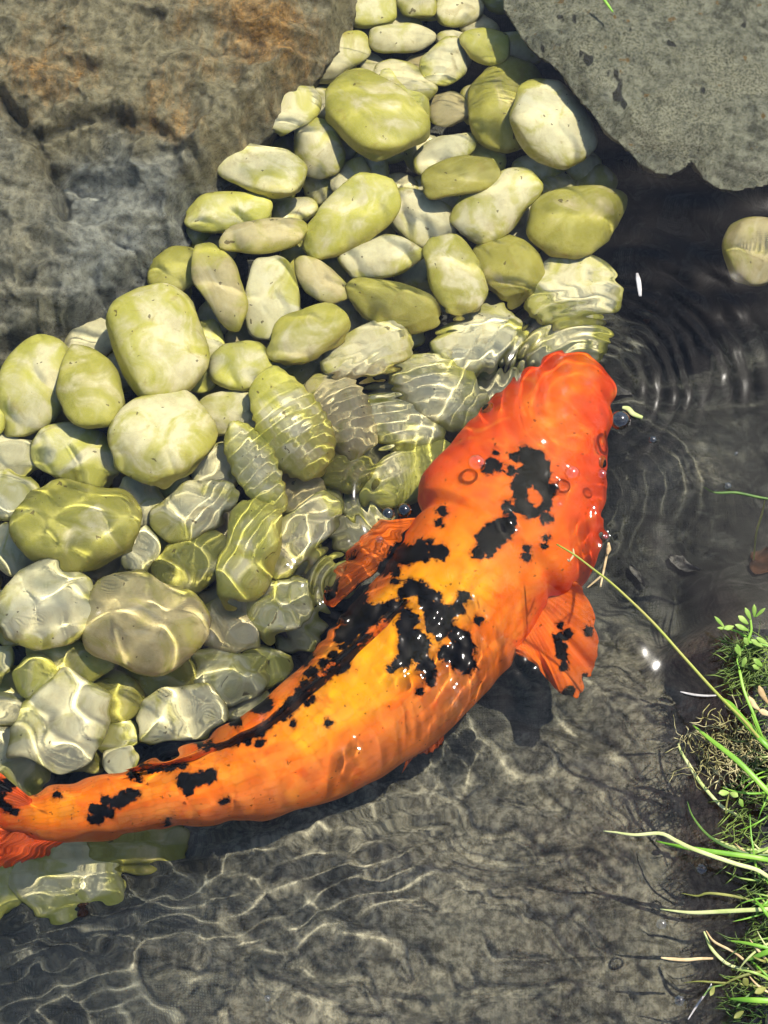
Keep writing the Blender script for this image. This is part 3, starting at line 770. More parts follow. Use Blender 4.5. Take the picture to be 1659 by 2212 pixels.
tri = [(n0, (j + 1) % NA, j, j) for j in range(NA)] + [(n0 + 1, (NS - 1) * NA + j, (NS - 1) * NA + (j + 1) % NA, (NS - 1) * NA + (j + 1) % NA) for j in range(NA)]
faces = [tuple(f) for f in FB] + [t[:3] for t in tri]
ex = lambda a, v: np.r_[a.ravel(), v, v]
LL = 0.70 / 0.0115
sc_u = S2 * LL + 0 * u; sc_v = np.broadcast_to(ph[None] * 6.6, u.shape)
scaled = sstep(sg + 0.01, sg + 0.06, S2) * np.ones_like(u)
body = koi_part('body', VB, faces, MK, {'scale_u': ex(sc_u, 0), 'scale_v': ex(sc_v, 0), 'scaled': ex(scaled, 0), 'sumi': ex(sm, 45), 'gold': ex(gold, 0), 'red': ex(red, 0.9), 'pale': ex(pale, 0)})
tag(koi, 'large orange koi with ragged black patches swimming just under the surface', 'fish')

def fin(name, base, tips, zb0, zb1, zt0, zt1, thick, red=0.3, gold=0.1, wave=0.0015, marks=True, seed=1, nr=64, nl=40, crumple=0.004):
    """fan of rays between a base line and a line of tips, both given on the sheet with their heights"""
    B = smooth_path(np.array([(x, y, 0) for x, y in base], float), nr); T = smooth_path(np.array([(x, y, 0) for x, y in tips], float), nr)
    t = np.linspace(0, 1, nr)
    Bw = at(B[:, 0], B[:, 1], zb0 + (zb1 - zb0) * t); Tw = at(T[:, 0], T[:, 1], zt0 + (zt1 - zt0) * t)
    r = np.linspace(0, 1, nl)
    ragged = 1 - 0.14 * np.abs(fbm(t * 9, 0.5, seed=seed, octs=3))
    rr = r[:, None] * ragged[None]
    P = Bw[None] * (1 - rr[..., None]) + Tw[None] * rr[..., None]
    P[..., 2] += wave * np.sin(t * 55)[None] * r[:, None] + 0.006 * np.sin(r * 3.1)[:, None] + crumple * noise(t * 5, 2.2, seed=seed + 3)[None] * r[:, None] + 0.4 * crumple * noise(t[None] * 9 + 0 * r[:, None], r[:, None] * 3, seed=seed + 4) * r[:, None]
    th = thick * (1 - 0.85 * r)[:, None] * np.ones((1, nr))
    up, dn = P.copy(), P.copy(); up[..., 2] += th; dn[..., 2] -= th
    V = np.vstack([up.reshape(-1, 3), dn.reshape(-1, 3)])
    V[:, 2] = np.minimum(V[:, 2], -0.0095)
    g = grid_faces(nl, nr); n = nl * nr
    i = np.arange(n).reshape(nl, nr)
    rim = np.r_[i[0], i[1:, -1], i[-1, ::-1][1:], i[::-1, 0][1:]]
    side = np.stack([rim[:-1], rim[:-1] + n, rim[1:] + n, rim[1:]], -1)
    F = np.vstack([g, g[:, ::-1] + n, side])
    x, y = project(V)
    s = sumi_field(x, y) if marks else np.full(len(V), 45.0)
    A = {'sumi': s, 'gold': np.full(len(V), gold), 'red': np.full(len(V), red), 'pale': np.full(len(V), 0.45), 'ray': np.tile(np.tile(t, nl), 2), 'thin': np.tile(np.repeat(r, nr), 2)}
    return V, F, A
SUMI_KEEP = list(SUMI)
SUMI += [(1213, 1375, 9), (1215, 1395, 10), (1217, 1415, 9), (1214, 1350, 6), (1228, 1370, 7), (1270, 1365, 6), (1262, 1465, 6), (1235, 1490, 6), (1225, 1497, 5), (1220, 1440, 5)]
V, F, A = fin('pectoral_fin', [(1196, 1250), (1160, 1330), (1110, 1400)], [(1250, 1262), (1280, 1312), (1291, 1372), (1288, 1425), (1272, 1470), (1242, 1518), (1216, 1506), (1200, 1478), (1158, 1442), (1112, 1410)], -0.072, -0.064, -0.048, -0.055, 0.0018, 0.35, 0.15, seed=3, crumple=0.011)
koi_part('pectoral_fin', V, F, MF, A)
SUMI[:] = SUMI_KEEP + [(722, 1262, 9), (712, 1280, 7), (760, 1200, 5)]
V, F, A = fin('pectoral_fin', [(905, 1120), (860, 1170), (800, 1245)], [(815, 1132), (770, 1165), (735, 1205), (712, 1250), (690, 1292), (688, 1316), (722, 1312), (765, 1275)], -0.070, -0.070, -0.062, -0.072, 0.0016, 0.15, 0.10, seed=7, crumple=0.010)
koi_part('pectoral_fin', V, F, MF, A)
SUMI[:] = SUMI_KEEP
# dorsal fin folded down to the left along the back
V, F, A = fin('dorsal_fin', [(884, 1300), (800, 1388), (700, 1478), (590, 1570), (480, 1617), (380, 1646), (290, 1668)], [(872, 1294), (770, 1376), (672, 1464), (565, 1560), (462, 1606), (365, 1640), (268, 1664)], -0.019, -0.026, -0.0115, -0.019, 0.0016, 0.1, 0.2, wave=0.0006, seed=9, nr=150, nl=12)
A['sumi'] = np.minimum(A['sumi'], np.where((A['ray'] > 0.03) & (A['ray'] < 0.72), 11 * noise(A['ray'] * 16, 0.2, seed=5) + 1, 30)); A['ray'] = A['ray'] * 0.1
koi_part('dorsal_fin', V, F, MF, A)
# tail fin, pelvic fin and anal fin
V, F, A = fin('tail_fin', [(70, 1722), (60, 1765), (72, 1808)], [(-150, 1560), (-230, 1640), (-150, 1745), (-140, 1790), (-230, 1880), (-120, 1950)], -0.028, -0.062, -0.022, -0.075, 0.0025, 0.95, 0.0, seed=11, nr=90)
koi_part('tail_fin', V, F, MF, A)
V, F, A = fin('tail_fin', [(170, 1792), (110, 1800), (60, 1790)], [(120, 1838), (30, 1868), (-80, 1880)], -0.045, -0.05, -0.06, -0.07, 0.002, 0.95, 0.0, seed=13)
koi_part('anal_fin', V, F, MF, A)
V, F, A = fin('pelvic_fin', [(960, 1560), (915, 1600), (880, 1640)], [(958, 1600), (932, 1625), (905, 1632), (870, 1668)], -0.075, -0.08, -0.085, -0.09, 0.002, 0.5, 0.0, seed=15)
koi_part('pelvic_fin', V, F, MF, A)
# eyes
M_eye = mat_plain('eye_iris', (0.30, 0.05, 0.012), (0.45, 0.12, 0.02), 300, 0.25)
M_pup = mat_plain('eye_pupil', (0.004, 0.004, 0.004), (0.008, 0.008, 0.008), 300, 0.1, 0.5)
def ball(c, r, sc=(1, 1, 1), seg=20):
    bm = bmesh.new(); bmesh.ops.create_uvsphere(bm, u_segments=seg, v_segments=seg // 2, radius=r)
    V = np.array([v.co[:] for v in bm.verts]) * sc + np.asarray(c); F = [tuple(v.index for v in f.verts) for f in bm.faces]; bm.free()
    return V, F
ie = int(np.argmin(np.abs(sarc - 0.118)))
for sgn in (-1, 1):
    j = int(np.argmin(np.abs(ph - (R(28) if sgn > 0 else R(152)))))
    c = VF[ie, j]; outw = (c - VF[ie].mean(0)); outw /= np.linalg.norm(outw)
    V, F = ball(c - outw * 0.0046, 0.0068)
    e = koi_part('eye', V, F, M_eye)
    V, F = ball(c - outw * 0.0008, 0.0038)
    koi_part('pupil', V, F, M_pup, parent=e)

# ------------------------------------------------------------------ water surface
gx, gy = axis(-0.33, 0.33, 0.00105, 1.6), axis(-0.43, 0.43, 0.00105, 1.6)
X, Y = np.meshgrid(gx, gy)
PX, PY = project(np.stack([X, Y, np.zeros_like(X)], -1))
H = np.zeros_like(X)
wr = np.random.default_rng(12)
def waves(n, l0, l1, slope, seed, warp=0.0, ang=None, spread=math.pi):
    r_ = np.random.default_rng(seed); o = np.zeros_like(X)
    wx = X + warp * noise(X * 14, Y * 14, seed=seed); wy = Y + warp * noise(X * 14 + 9, Y * 14, seed=seed + 1)
    for _ in range(n):
        L = math.exp(r_.uniform(math.log(l0), math.log(l1))); a = (ang or 0) + r_.uniform(-spread, spread)
        o += slope / math.sqrt(n / 2) * L / (2 * math.pi) * np.sin(2 * math.pi / L * (wx * math.cos(a) + wy * math.sin(a)) + r_.uniform(0, 6.28))
    return o
def ring(c, lam, slope, r0, sig, mask=1.0, ph0=0.0):
    r = np.hypot(PX - c[0], (PY - c[1]) * 1.04) * MM
    r = r + 0.0028 * noise(X * 32, Y * 32, seed=int(c[0])) + 0.0010 * noise(X * 90, Y * 90, seed=int(c[1]))
    return slope * lam / (2 * math.pi) * np.sin(2 * math.pi * r / lam + ph0) * np.exp(-((r / MM - r0) / sig) ** 2) * mask
H += waves(12, 0.06, 0.16, 0.022, 1)
H += waves(9, 0.030, 0.070, 0.048, 2, 0.006, ang=R(86), spread=R(22)) * (1 - sstep(560, 900, PY))
chop = sstep(880, 1230, PY + 0.25 * (600 - PX)) * (1 - sstep(420, 800, PX - 0.35 * (1650 - PY)))
H += waves(18, 0.018, 0.045, 0.130, 3, 0.010) * chop * (1 - 0.5 * sstep(1680, 1850, PY))
H += waves(10, 0.028, 0.065, 0.040, 4, 0.012) * (0.25 + 0.75 * sstep(900, 1400, PY)) * (1 - 0.75 * sstep(800, 1100, PX) * sstep(1500, 1650, PY))
a_ = np.arctan2(-(PY - 840), PX - 1275)
H += ring((1275, 845), 0.0115, 0.20, 170, 95, (0.30 + 0.70 * sstep(-0.5, 0.3, np.sin(a_))) * (1 - 0.3 * sstep(0.1, 0.7, np.cos(a_))))
H += ring((1330, 860), 0.016, 0.13, 270, 95, sstep(-0.35, 0.25, np.sin(a_)) * sstep(-0.2, 0.4, np.cos(a_)))
H += ring((860, 1230), 0.0086, 0.19, 390, 115, sstep(0, 120, 1180 - PY) * (1 - sstep(820, 960, PX)) * sstep(420, 560, PX) * (0.6 + 0.4 * noise(X * 30, Y * 30, seed=91)))
H += ring((1010, 1050), 0.0090, 0.18, 340, 75, sstep(0, 150, 1000 - PY) * (1 - sstep(950, 1100, PX)) * (0.6 + 0.4 * noise(X * 30, Y * 30, seed=92)))
H += ring((880, 1080), 0.014, 0.23, 110, 50, (1 - sstep(850, 940, PX)) * sstep(940, 1000, PY))
H += ring((760, 1270), 0.013, 0.20, 90, 70, (1 - sstep(700, 800, PX)))
nx, ny = 0.33, 0.944
dl = ((PX - 620) * nx + (PY - 1765) * ny)
H += 0.10 * 0.015 / 6.283 * np.sin(2 * math.pi * (dl * MM + 0.008 * noise(X * 22, Y * 22, seed=77)) / 0.015) * sstep(-10, 40, dl) * np.exp(-(dl / 150) ** 2) * (1 - sstep(900, 1150, PX)) * (0.6 + 0.6 * noise(X * 16, Y * 16, seed=93))
H += 0.13 * 0.012 / 6.283 * np.sin(2 * math.pi * ((PY - 1800) * MM + 0.004 * noise(X * 26, Y * 10, seed=78)) / 0.012) * np.exp(-((PY - 1840) / 75) ** 2 - ((PX - 200) / 240) ** 2)
H += waves(9, 0.020, 0.055, 0.048, 21, 0.008, ang=R(82), spread=R(24)) * sstep(1640, 1800, PY + 0.4 * (PX - 600)) * (1 - sstep(1250, 1450, PX)) * (0.45 + 0.55 * sstep(-0.3, 0.5, noise(X * 9, Y * 9, seed=55)))
H += waves(10, 0.014, 0.024, 0.0045, 22) * (1 + 2.2 * sstep(1250, 1400, PX) * sstep(1150, 1300, PY))
# little dimples where the back of the fish stirs the surface
H += waves(8, 0.014, 0.030, 0.060, 7, 0.006) * np.exp(-(line_dist(PX, PY, [(1240, 840), (1100, 1110), (920, 1385), (665, 1607), (350, 1716)]) / 150) ** 2)
for gx_, gy_, gr in ((960, 1370, 110), (900, 1440, 60), (1105, 1110, 38), (1285, 1110, 32), (1140, 1450, 26), (770, 1605, 24), (1215, 1030, 30), (880, 1330, 50), (1020, 1330, 40), (760, 1345, 26), (1310, 1160, 24)):
    H += waves(6, 0.010, 0.017, 0.20, int(gx_), 0.003, ang=0.0, spread=R(50)) * np.exp(-((PX - gx_) ** 2 + (PY - gy_) ** 2) / gr ** 2)
H *= 1 - 0.7 * sstep(1430, 1540, PX) * sstep(1000, 1150, PY)
H *= 1 - sstep(0.42, 0.75, np.hypot(X, Y))
H -= H[(np.abs(X) < 0.3) & (np.abs(Y) < 0.4)].mean()
water = make('water', np.stack([X, Y, H], -1).reshape(-1, 3), grid_faces(len(gy), len(gx)), mat_water(), receive=False)
water.cycles.is_caustics_caster = True
tag(water, kind='structure')

# ------------------------------------------------------------------ bubbles
MB = mat_bubble()
BUB = [(1030, 1001, 20, 'large clear bubble beside the black blotch on the koi head'), (1236, 1022, 17, 'clear bubble on the red cheek of the koi'), (1300, 1025, 12, 'small bubble at the right edge of the koi cheek'),
       (1340, 908, 22, 'large reddish-looking bubble next to the koi eye and a yellow leaf scrap'), (838, 1110, 14, 'left one of two touching bubbles in the ripples by the koi gill'), (873, 1102, 15, 'right one of two touching bubbles in the ripples by the koi gill'),
       (820, 1166, 9, 'small bubble above the koi left side fin'), (1410, 950, 9, 'small bubble over silt to the right of the koi cheek'), (1209, 1090, 6, 'tiny bubble on the koi behind its head blotch'), (1572, 1050, 9, 'small bubble next to the floating green strand'),
       (1516, 1878, 13, 'bubble between the long grass blades over brown silt'), (1429, 1997, 14, 'bubble below the straight pale grass blade'), (1468, 2162, 13, 'bubble in dark water under the bright green blade'), (578, 2157, 8, 'lone little bubble over the woven liner'),
       (1308, 1160, 7, 'tiny bubble at the rear corner of the koi gill cover'), (1590, 980, 5, 'tiny bubble over the dark deep water')]
for px, py, r, lab in BUB:
    bm = bmesh.new(); bmesh.ops.create_uvsphere(bm, u_segments=32, v_segments=20, radius=1)
    bmesh.ops.delete(bm, geom=[v for v in bm.verts if v.co.z < -0.25], context='VERTS')
    V = np.array([v.co[:] for v in bm.verts]) * (r * MM) * np.array([1, 1, 0.85]); F = [tuple(v.index for v in f.verts) for f in bm.faces]; bm.free()
    o = make('bubble', V, F, MB, receive=False)
    o.location = at(px, py, 0.0)
    tag(o, lab, 'bubble', 'bubbles floating on the water')

# ------------------------------------------------------------------ plants on the bank
G_bright = mat_plain('grass_bright', (0.13, 0.30, 0.025), (0.24, 0.42, 0.05), 40, 0.4)
G_pale = mat_plain('grass_pale', (0.34, 0.40, 0.12), (0.55, 0.56, 0.26), 50, 0.45)
G_dark = mat_plain('grass_dark', (0.045, 0.10, 0.015), (0.10, 0.18, 0.03), 50, 0.45)
G_straw = mat_plain('straw', (0.38, 0.25, 0.11), (0.62, 0.47, 0.25), 70, 0.6)
G_leaf = mat_plain('weed_leaf', (0.16, 0.28, 0.04), (0.34, 0.44, 0.11), 60, 0.4)
G_olive = mat_plain('grass_olive', (0.13, 0.14, 0.03), (0.25, 0.25, 0.06), 70, 0.55)
G_grey = mat_plain('dead_stalk', (0.30, 0.28, 0.26), (0.55, 0.52, 0.48), 70, 0.6)
def sheet4(pts):
    return [(1327.2 + x * .3, 1548.4 + y * .3) for x, y in pts]
def sheet3(pts):
    return [(1327.2 + x * .2, 1161.3 + y * .2) for x, y in pts]
def blade_mesh(pts, width, z0, z1, taper=None, flat=0.28, arch=0.0):
    n = len(pts); t = np.linspace(0, 1, n)
    z = z0 + (z1 - z0) * t + arch * np.sin(t * math.pi)
    P = at([p[0] for p in pts], [p[1] for p in pts], z)
    return tube(P, [r * width * 1.25 * MM / 2 for r in (taper or (0.25, 0.8, 1, 1, 0.9))], flat, 8)
rb = random.Random(31)
def tuft(label, root, blades, name='grass_tuft', cat='grass', group='grass tufts on the muddy bank'):
    e = empty(name, at(*root, 0.01))
    iv = Matrix.Translation(-e.location)
    for _ in range(9):
        x0, y0 = root[0] - rb.uniform(0, 25), root[1] + rb.uniform(-70, 70)
        a, L = rb.gauss(0, 0.55), rb.uniform(45, 120)
        bend = rb.uniform(-0.5, 0.5)
        pts = [(x0 - L * k * math.cos(a + bend * k), y0 + L * k * math.sin(a + bend * k)) for k in (1, 0.75, 0.5, 0.25, 0)]
        blades = blades + [(pts, rb.uniform(2.2, 4.5), rb.choice([G_bright, G_bright, G_leaf, G_pale, G_olive, G_straw]), rb.uniform(0.004, 0.02), 0.012, rb.uniform(0.003, 0.012))]
    for pts, wd, m, z0, z1, arch in blades:
        V, F = blade_mesh(pts, wd, z0, z1, arch=arch)
        o = make('blade', V, F, m, e, receive=True); o.matrix_parent_inverse = iv
    return tag(e, label, cat, group)
W = 1.0
tuft('bright green grass tuft beside the tangle of pale rootlets', (1680, 1690), [
    (sheet4([(565, 60), (700, 170), (900, 330), (1106, 540), (1180, 620)]), 9.5, G_bright, 0.012, 0.03, 0.012),
    (sheet4([(890, 0), (1000, 110), (1090, 200), (1200, 300)]), 9, G_bright, 0.02, 0.03, 0.01),
    (sheet4([(985, -20), (1050, 120), (1090, 205)]), 5, G_bright, 0.02, 0.022, 0.004),
    (sheet3([(1650, 2212), (1590, 2130), (1500, 1900), (1400, 1650), (1350, 1430)]), 5, G_bright, 0.02, 0.03, 0.006)])
tuft('grass tuft with one green and one bleached blade lying far out over the silt', (1690, 1880), [
    ([(1303, 1795), (1330, 1798), *sheet4([(150, 850), (330, 840), (440, 890), (540, 940), (700, 1000), (880, 1060), (1020, 1100), (1106, 1150), (1200, 1210)])], 7, G_pale, 0.004, 0.02, 0.012),
    (sheet4([(300, 895), (450, 930), (700, 970), (1000, 1010), (1106, 1030), (1250, 1050)]), 8.5, G_bright, 0.006, 0.02, 0.012),
    (sheet4([(525, 610), (560, 710), (640, 820), (740, 900), (870, 960), (1000, 990), (1200, 1000)]), 5, G_dark, 0.004, 0.018, 0.006),
    (sheet4([(710, 870), (820, 925), (930, 960), (1106, 965), (1250, 960)]), 8, G_pale, 0.006, 0.016, 0.004),
    (sheet4([(975, 700), (985, 850), (1000, 950), (1020, 1080), (1060, 1180)]), 3.2, G_bright, 0.02, 0.015, 0.006)])
tuft('sparse grass tuft with a straight pale blade pointing out over the water', (1690, 1965), [
    (sheet4([(330, 1385), (560, 1410), (800, 1400), (1000, 1390), (1106, 1385), (1250, 1380)]), 7, G_pale, 0.004, 0.02, 0.01),
    (sheet4([(1000, 1300), (1060, 1370), (1106, 1430), (1200, 1540)]), 6, G_bright, 0.02, 0.02, 0.01),
    (sheet4([(480, 1270), (600, 1290), (680, 1270), (900, 1300), (1150, 1380)]), 4.5, G_olive, 0.002, 0.012, 0.004)])
tuft('low grass tuft with short bright blades over the black mud', (1690, 2110), [
    (sheet4([(810, 1610), (950, 1630), (1106, 1665), (1250, 1700)]), 5.5, G_bright, 0.012, 0.02, 0.008),
    (sheet4([(940, 1760), (1106, 1690), (1260, 1620)]), 9, G_bright, 0.015, 0.02, 0.008),
    (sheet4([(820, 2030), (950, 2038), (1106, 2045), (1260, 2050)]), 9, G_bright, 0.012, 0.02, 0.008),
    (sheet4([(500, 1915), (600, 1905), (700, 1910), (900, 1925), (1200, 1960)]), 3.5, G_olive, 0.002, 0.012, 0.003)])
# single stalks that lie loose on the water
for nm, lab, pts, wd, m, z0, z1 in [
    ('straw', 'pale curved straw lying on the water left of the bright green tuft', sheet4([(460, 190), (480, 250), (540, 350), (610, 460), (700, 570), (780, 650), (850, 690), (925, 725)]), 6, G_pale, 0.002, 0.008),
    ('straw', 'pale hooked straw curling in front of the low grass tuft', sheet4([(645, 1545), (700, 1670), (800, 1770), (900, 1810), (970, 1810)]), 5.5, G_pale, 0.002, 0.006),
    ('straw', 'thin tan straw crossing above the pale hooked straw', sheet4([(660, 1540), (720, 1620), (870, 1700), (970, 1790), (1060, 1890)]), 4, G_straw, 0.006, 0.012),
    ('straw', 'short jointed straw-coloured stalk floating over the silt', sheet4([(335, 1735), (420, 1745), (520, 1750), (610, 1742), (710, 1740)]), 5.5, G_straw, 0.001, 0.003),
    ('straw', 'thin grey stalk at the edge of the black mud', sheet4([(530, 2180), (600, 2070), (680, 1960), (700, 1920)]), 3.2, G_grey, 0.002, 0.004),
    ('straw', 'pale dry stalk lying below the seed stem on brown silt', sheet3([(710, 1665), (850, 1695), (980, 1708), (1100, 1705)]), 4, G_grey, 0.001, 0.004),
    ('twig', 'tiny white splinter floating over dark water ahead of the koi', [(1376, 590), (1380, 612), (1383, 640)], 9, G_grey, 0.001, 0.001),
    ('water_weed', 'thin green weed strand floating right of the koi cheek', [(1520, 1052), (1545, 1064), (1590, 1064), (1640, 1074), (1700, 1084)], 5, G_dark, -0.001, 0.001),
    ('water_weed', 'thin brown-green weed strand hanging down from the green one', [(1653, 1078), (1646, 1110), (1634, 1150), (1628, 1210)], 4, G_olive, -0.001, -0.004),
    ('leaf_scrap', 'curled yellow leaf scrap floating beside the koi eye', [(1344, 880), (1357, 883), (1368, 894), (1388, 902)], 10, G_pale, 0.001, 0.002),
    ('fallen_grass', 'single green grass blade lying on the flat boulder', [(1296, -14), (1310, 6), (1324, 26)], 6, G_bright, 0.002, 0.001)]:
    V, F = blade_mesh(pts, wd, z0, z1, (0.5, 1, 1, 0.9, 0.6), 0.4)
    o = make(nm, V, F, m)
    tag(o, lab, {'straw': 'straw', 'twig': 'twig', 'water_weed': 'water weed', 'leaf_scrap': 'leaf', 'fallen_grass': 'grass'}[nm])
# seed stem
e = empty('seed_stem', at(1690, 1650, 0.02)); iv = Matrix.Translation(-e.location)
def part(name, V, F, m):
    o = make(name, V, F, m, e); o.matrix_parent_inverse = iv; return o
stem = [(1203, 1176), (1240, 1198), (1285, 1232), *sheet3([(0, 520), (400, 900), (740, 1280), (1000, 1570), (1200, 1780), (1400, 1980), (1600, 2212)]), (1700, 1660)]
M_stem = mat_plain('seed_stem', (0.36, 0.30, 0.09), (0.30, 0.36, 0.05), 12, 0.5)
part('stalk', *blade_mesh(stem, 5.0, 0.03, 0.02, (0.6, 0.8, 1, 1, 1.2), 0.9, 0.035), M_stem)
part('leaf', *blade_mesh(sheet3([(1170, 1740), (1250, 1800), (1340, 1910), (1450, 2030), (1640, 2212)]), 11, 0.045, 0.02, (0.3, 0.9, 1, 0.9, 0.7), 0.3), G_bright)
for pts in ([(1240, 1198), (1230, 1212), (1226, 1208)], [(1240, 1198), (1238, 1185)]):
    part('twig', *blade_mesh(pts, 3, 0.034, 0.03, (1, 1, 0.8)), G_straw)
tag(e, 'long thin yellow-green grass stem arching from the bank over the koi shoulder', 'grass stem')
e = empty('dry_twig', at(1300, 1220, 0.002)); iv = Matrix.Translation(-e.location)
part('twig', *blade_mesh([(1315, 1172), (1311, 1198), (1303, 1238), (1297, 1268)], 4, 0.012, 0.006, (1, 1, 0.7)), G_straw)
part('twig', *blade_mesh([(1300, 1243), (1285, 1256), (1268, 1270)], 3.5, 0.008, 0.002, (1, 1, 0.6)), G_straw)
part('bud', *blade_mesh([(1316, 1176), (1315, 1186), (1312, 1198)], 9, 0.012, 0.012, (0.3, 1, 0.3), 0.8), G_straw)
tag(e, 'dry forked twig crossing the seed stem next to the koi gill cover', 'twig')

def leafy(label, root, stems, leaves, mat_s, mat_l):
    global e, iv
    e = empty('leafy_weed', at(*root, 0.01)); iv = Matrix.Translation(-e.location)
    for pts, wd in stems:
        part('stem', *blade_mesh(pts, wd, 0.018, 0.012, (0.7, 1, 1)), mat_s)
    for (x, y), (x2, y2), wd in leaves:
        pts = [(x, y), ((x + x2) / 2, (y + y2) / 2), (x2, y2)]
        part('leaf', *blade_mesh(pts, wd, 0.022, 0.018, (0.1, 0.9, 1.0, 0.7, 0.25), 0.25), mat_l)
    tag(e, label, 'plant', 'small leafy weeds on the bank')
s3 = sheet3
lf = lambda a, b, w_: (s3([a])[0], s3([b])[0], w_)
leafy('light green chickweed-like plant with narrow oval leaves at the top of the bank', (1680, 1400),
      [(s3([(1470, 880), (1480, 1000), (1450, 1120), (1560, 1140), (1700, 1180)]), 5), (s3([(1240, 985), (1340, 1020), (1440, 1080)]), 4), (s3([(1350, 1420), (1330, 1300), (1440, 1130)]), 3)],
      [lf((1080, 850), (1190, 970), 7), lf((1110, 975), (1230, 985), 6), lf((1180, 985), (1290, 960), 10), lf((1335, 845), (1445, 935), 11), lf((1300, 940), (1450, 1005), 10), lf((1410, 755), (1475, 890), 9), lf((1510, 720), (1510, 860), 8), lf((1630, 760), (1520, 860), 6),
       lf((1400, 1080), (1445, 1160), 11), lf((1320, 1150), (1360, 1280), 9), lf((1300, 1180), (1350, 1270), 7), lf((1420, 1290), (1380, 1400), 9), lf((1500, 1310), (1600, 1390), 11), lf((1490, 1380), (1560, 1420), 9), lf((1470, 1100), (1600, 1180), 10), lf((1530, 1080), (1660, 1150), 9)], G_bright, G_leaf)
leafy('tiny two-leaved seedling among dark mud beside the pale curved straw', (1600, 1725),
      [(sheet4([(830, 545), (810, 620), (800, 700)]), 3)], [(sheet4([(750, 550)])[0], sheet4([(825, 545)])[0], 11), (sheet4([(890, 575)])[0], sheet4([(832, 545)])[0], 11), (sheet4([(900, 590)])[0], sheet4([(925, 650)])[0], 9)], G_olive, G_leaf)
leafy('small dark weed with rounded leaves at the foot of the low grass', (1640, 2140),
      [(sheet4([(640, 2010), (700, 1950), (800, 1930)]), 3), (sheet4([(880, 2090), (960, 2010), (1060, 1950)]), 4)], [(sheet4([(930, 1880)])[0], sheet4([(960, 1940)])[0], 12), (sheet4([(690, 2010)])[0], sheet4([(720, 1940)])[0], 8), (sheet4([(1010, 1990)])[0], sheet4([(1090, 1950)])[0], 11), (sheet4([(860, 2170)])[0], sheet4([(930, 2120)])[0], 9)], G_dark, G_olive)
for pts, lab in ((s3([(1560, 1600), (1590, 1680), (1659, 1790)]), 'upper pale straw husk behind the seed stem'), (s3([(1450, 1715), (1500, 1800), (1570, 1865)]), 'pale straw husk lying closer to the seed stem leaf'), (s3([(1560, 1870), (1620, 1890), (1700, 1920)]), 'short straw husk below the other pale husks')):
    V, F = blade_mesh(pts, 11, 0.02, 0.016, (0.2, 1, 1, 0.7, 0.3), 0.4)
    tag(make('straw_husk', V, F, G_straw), lab, 'straw')

def stuff(name, polys, mat, label, cat, parent=None):
    VV, FF, n = [], [], 0
    for V, F in polys:
        VV.append(V); FF += [tuple(i + n for i in f) for f in F]; n += len(V)
    o = make(name, np.vstack(VV), FF, mat)
    return tag(o, label, cat, kind='stuff')
rr = random.Random(8)
def curl(px, py, size, z):
    a, p = rr.uniform(0, 6.28), [(px, py)]
    for _ in range(6):
        a += rr.uniform(-0.9, 0.9); p.append((p[-1][0] + size * math.cos(a), p[-1][1] + size * math.sin(a)))
    zz = [z + rr.uniform(-0.004, 0.006) for _ in p]
    return at([q[0] for q in p], [q[1] for q in p], zz)
polys = []
for _ in range(190):
    px, py = rr.gauss(1588, 50), rr.gauss(1620, 32)
    polys.append(tube(curl(px, py, rr.uniform(5, 13), 0.008), [rr.uniform(0.5, 1.4) * MM] * 3, 1, 5, 14))
stuff('root_tangle', polys, mat_plain('rootlets', (0.22, 0.20, 0.07), (0.55, 0.48, 0.25), 40, 0.6), 'tangle of pale brown curly rootlets at the edge of the bank', 'roots')
polys = []
for _ in range(900):
    py = rr.choice([rr.uniform(1380, 1480), rr.uniform(1650, 2260), rr.uniform(1480, 2260)])
    px = 1660 + abs(rr.gauss(0, 55)) - rr.choice([20, 40, 75]) + 18 * math.sin(py / 60)
    L = rr.uniform(18, 60); a = rr.gauss(math.pi, 0.8)
    z = rr.uniform(0.0, 0.012)
    P = at([px, px + L * .5 * math.cos(a), px + L * math.cos(a)], [py, py - L * .5 * math.sin(a) + rr.uniform(-6, 6), py - L * math.sin(a)], [z, z + rr.uniform(0.002, 0.009), z + rr.uniform(0, 0.007)])
    polys.append(tube(P[::-1], [MM * 0.3, MM * rr.uniform(0.7, 1.5), MM * 1.2], 0.4, 5, 6))
for _ in range(1500):
    px, py = rr.uniform(1690, 2150), rr.uniform(1450, 2500)
    g0 = at(px, py, 0.02); z = float(floor_height(g0[None, 0], g0[None, 1])[0][0])
    L = rr.uniform(18, 60) * MM; a = rr.uniform(0, 6.28)
    P = np.array([[g0[0] + L * k * math.cos(a), g0[1] + L * k * math.sin(a), z - 0.002 + h] for k, h in ((0, 0), (0.4, rr.uniform(0.006, 0.016)), (1, rr.uniform(0.003, 0.02)))])
    polys.append(tube(P[::-1], [MM * 0.3, MM * rr.uniform(1.0, 2.0), MM * 1.4], 0.4, 5, 5))
stuff('short_grass', polys, mat_plain('short_grass', (0.03, 0.065, 0.012), (0.20, 0.27, 0.05), 25, 0.5), 'short dark green grass and moss covering the bank edge', 'grass')

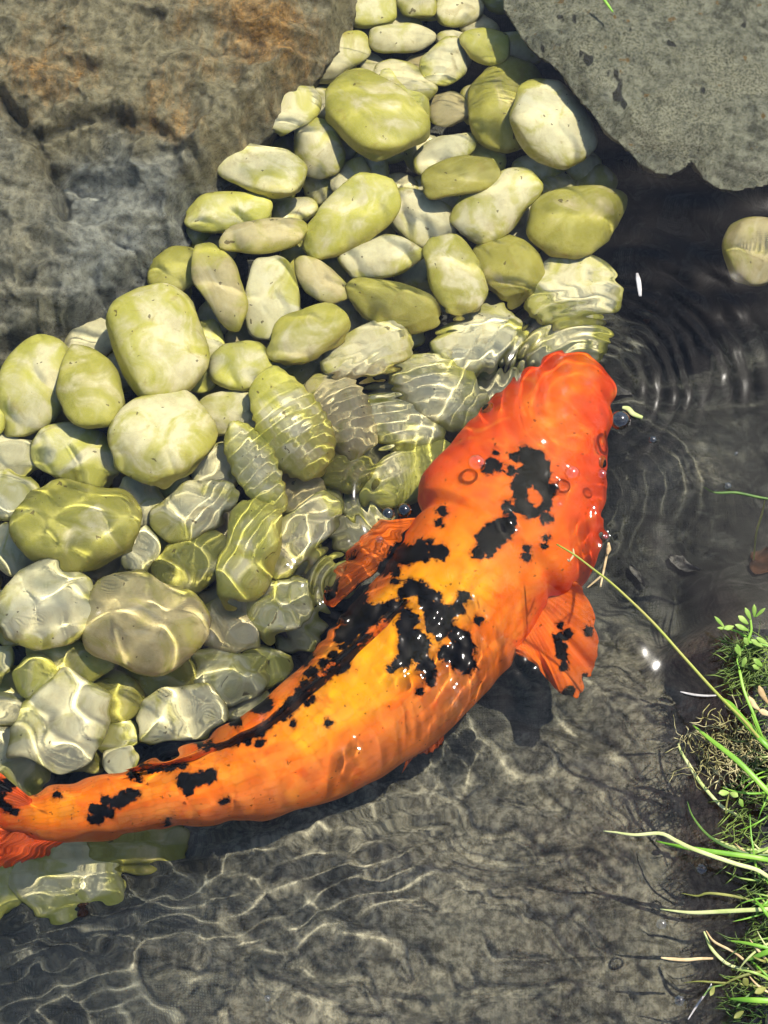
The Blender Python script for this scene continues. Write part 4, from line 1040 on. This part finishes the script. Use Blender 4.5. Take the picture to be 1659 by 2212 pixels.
# ------------------------------------------------------------------ sunken leaves on the darkened floor
M_rot = mat_plain('rotten_leaf', (0.05, 0.048, 0.055), (0.20, 0.19, 0.20), 140, 0.7)
M_rot2 = mat_plain('brown_leaf', (0.04, 0.02, 0.015), (0.11, 0.05, 0.03), 80, 0.7)
def leaf_mesh(px, py, L, wd, ang, seed, curl=0.004):
    n, m = 14, 7
    t = np.linspace(0, 1, n)[:, None]; v = np.linspace(-1, 1, m)[None]
    half = wd * np.abs(np.sin(np.pi * t ** 0.8)) ** 0.8 * (1 + 0.55 * noise(t * 7, np.sign(v) * 2.4, seed=seed))
    x = (t - 0.5) * L; y = half * v
    ca, sa = math.cos(R(ang)), math.sin(R(ang))
    base = at(px, py, -0.15)
    X = base[0] + (x * ca - y * sa) * MM; Y = base[1] + (x * sa + y * ca) * MM
    Z = floor_height(X, Y)[0] + 0.004 + curl * (v ** 2) + 0.003 * noise(t * 3, v * 1.5, seed=seed)
    up = np.stack([X, Y, Z + 0.0004], -1).reshape(-1, 3); dn = np.stack([X, Y, Z - 0.0004], -1).reshape(-1, 3)
    g = grid_faces(n, m); k = n * m; i = np.arange(k).reshape(n, m)
    rim = np.r_[i[0], i[1:, -1], i[-1, ::-1][1:], i[::-1, 0][1:]]
    F = np.vstack([g, g[:, ::-1] + k, np.stack([rim[:-1], rim[:-1] + k, rim[1:] + k, rim[1:]], -1)])
    return np.vstack([up, dn]), F
for px, py, L, wd, ang, m, lab in [
    (1480, 1212, 84, 15, -32, M_rot, 'large pale grey decayed leaf lying on the dark floor above the seed stem'),
    (1382, 1232, 62, 7, -62, M_rot, 'narrow grey decayed leaf crossed by the seed stem shadow'),
    (1360, 800, 70, 11, -6, M_rot, 'long pale decayed leaf beside the koi snout'),
    (1640, 1215, 110, 26, 62, M_rot2, 'dark reddish brown sunken leaf beside the bank'),
    (1440, 590, 26, 9, 70, M_rot2, 'tiny brown sunken leaf flake in the dark deep water'),
    (195, 1970, 34, 10, 20, M_rot2, 'dark red leaf flake next to the scalloped grey-green pebble')]:
    V, F = leaf_mesh(px, py, L, wd, ang, int(px))
    tag(make('sunken_leaf', V, F, m), lab, 'leaf', 'sunken leaves on the pond floor')
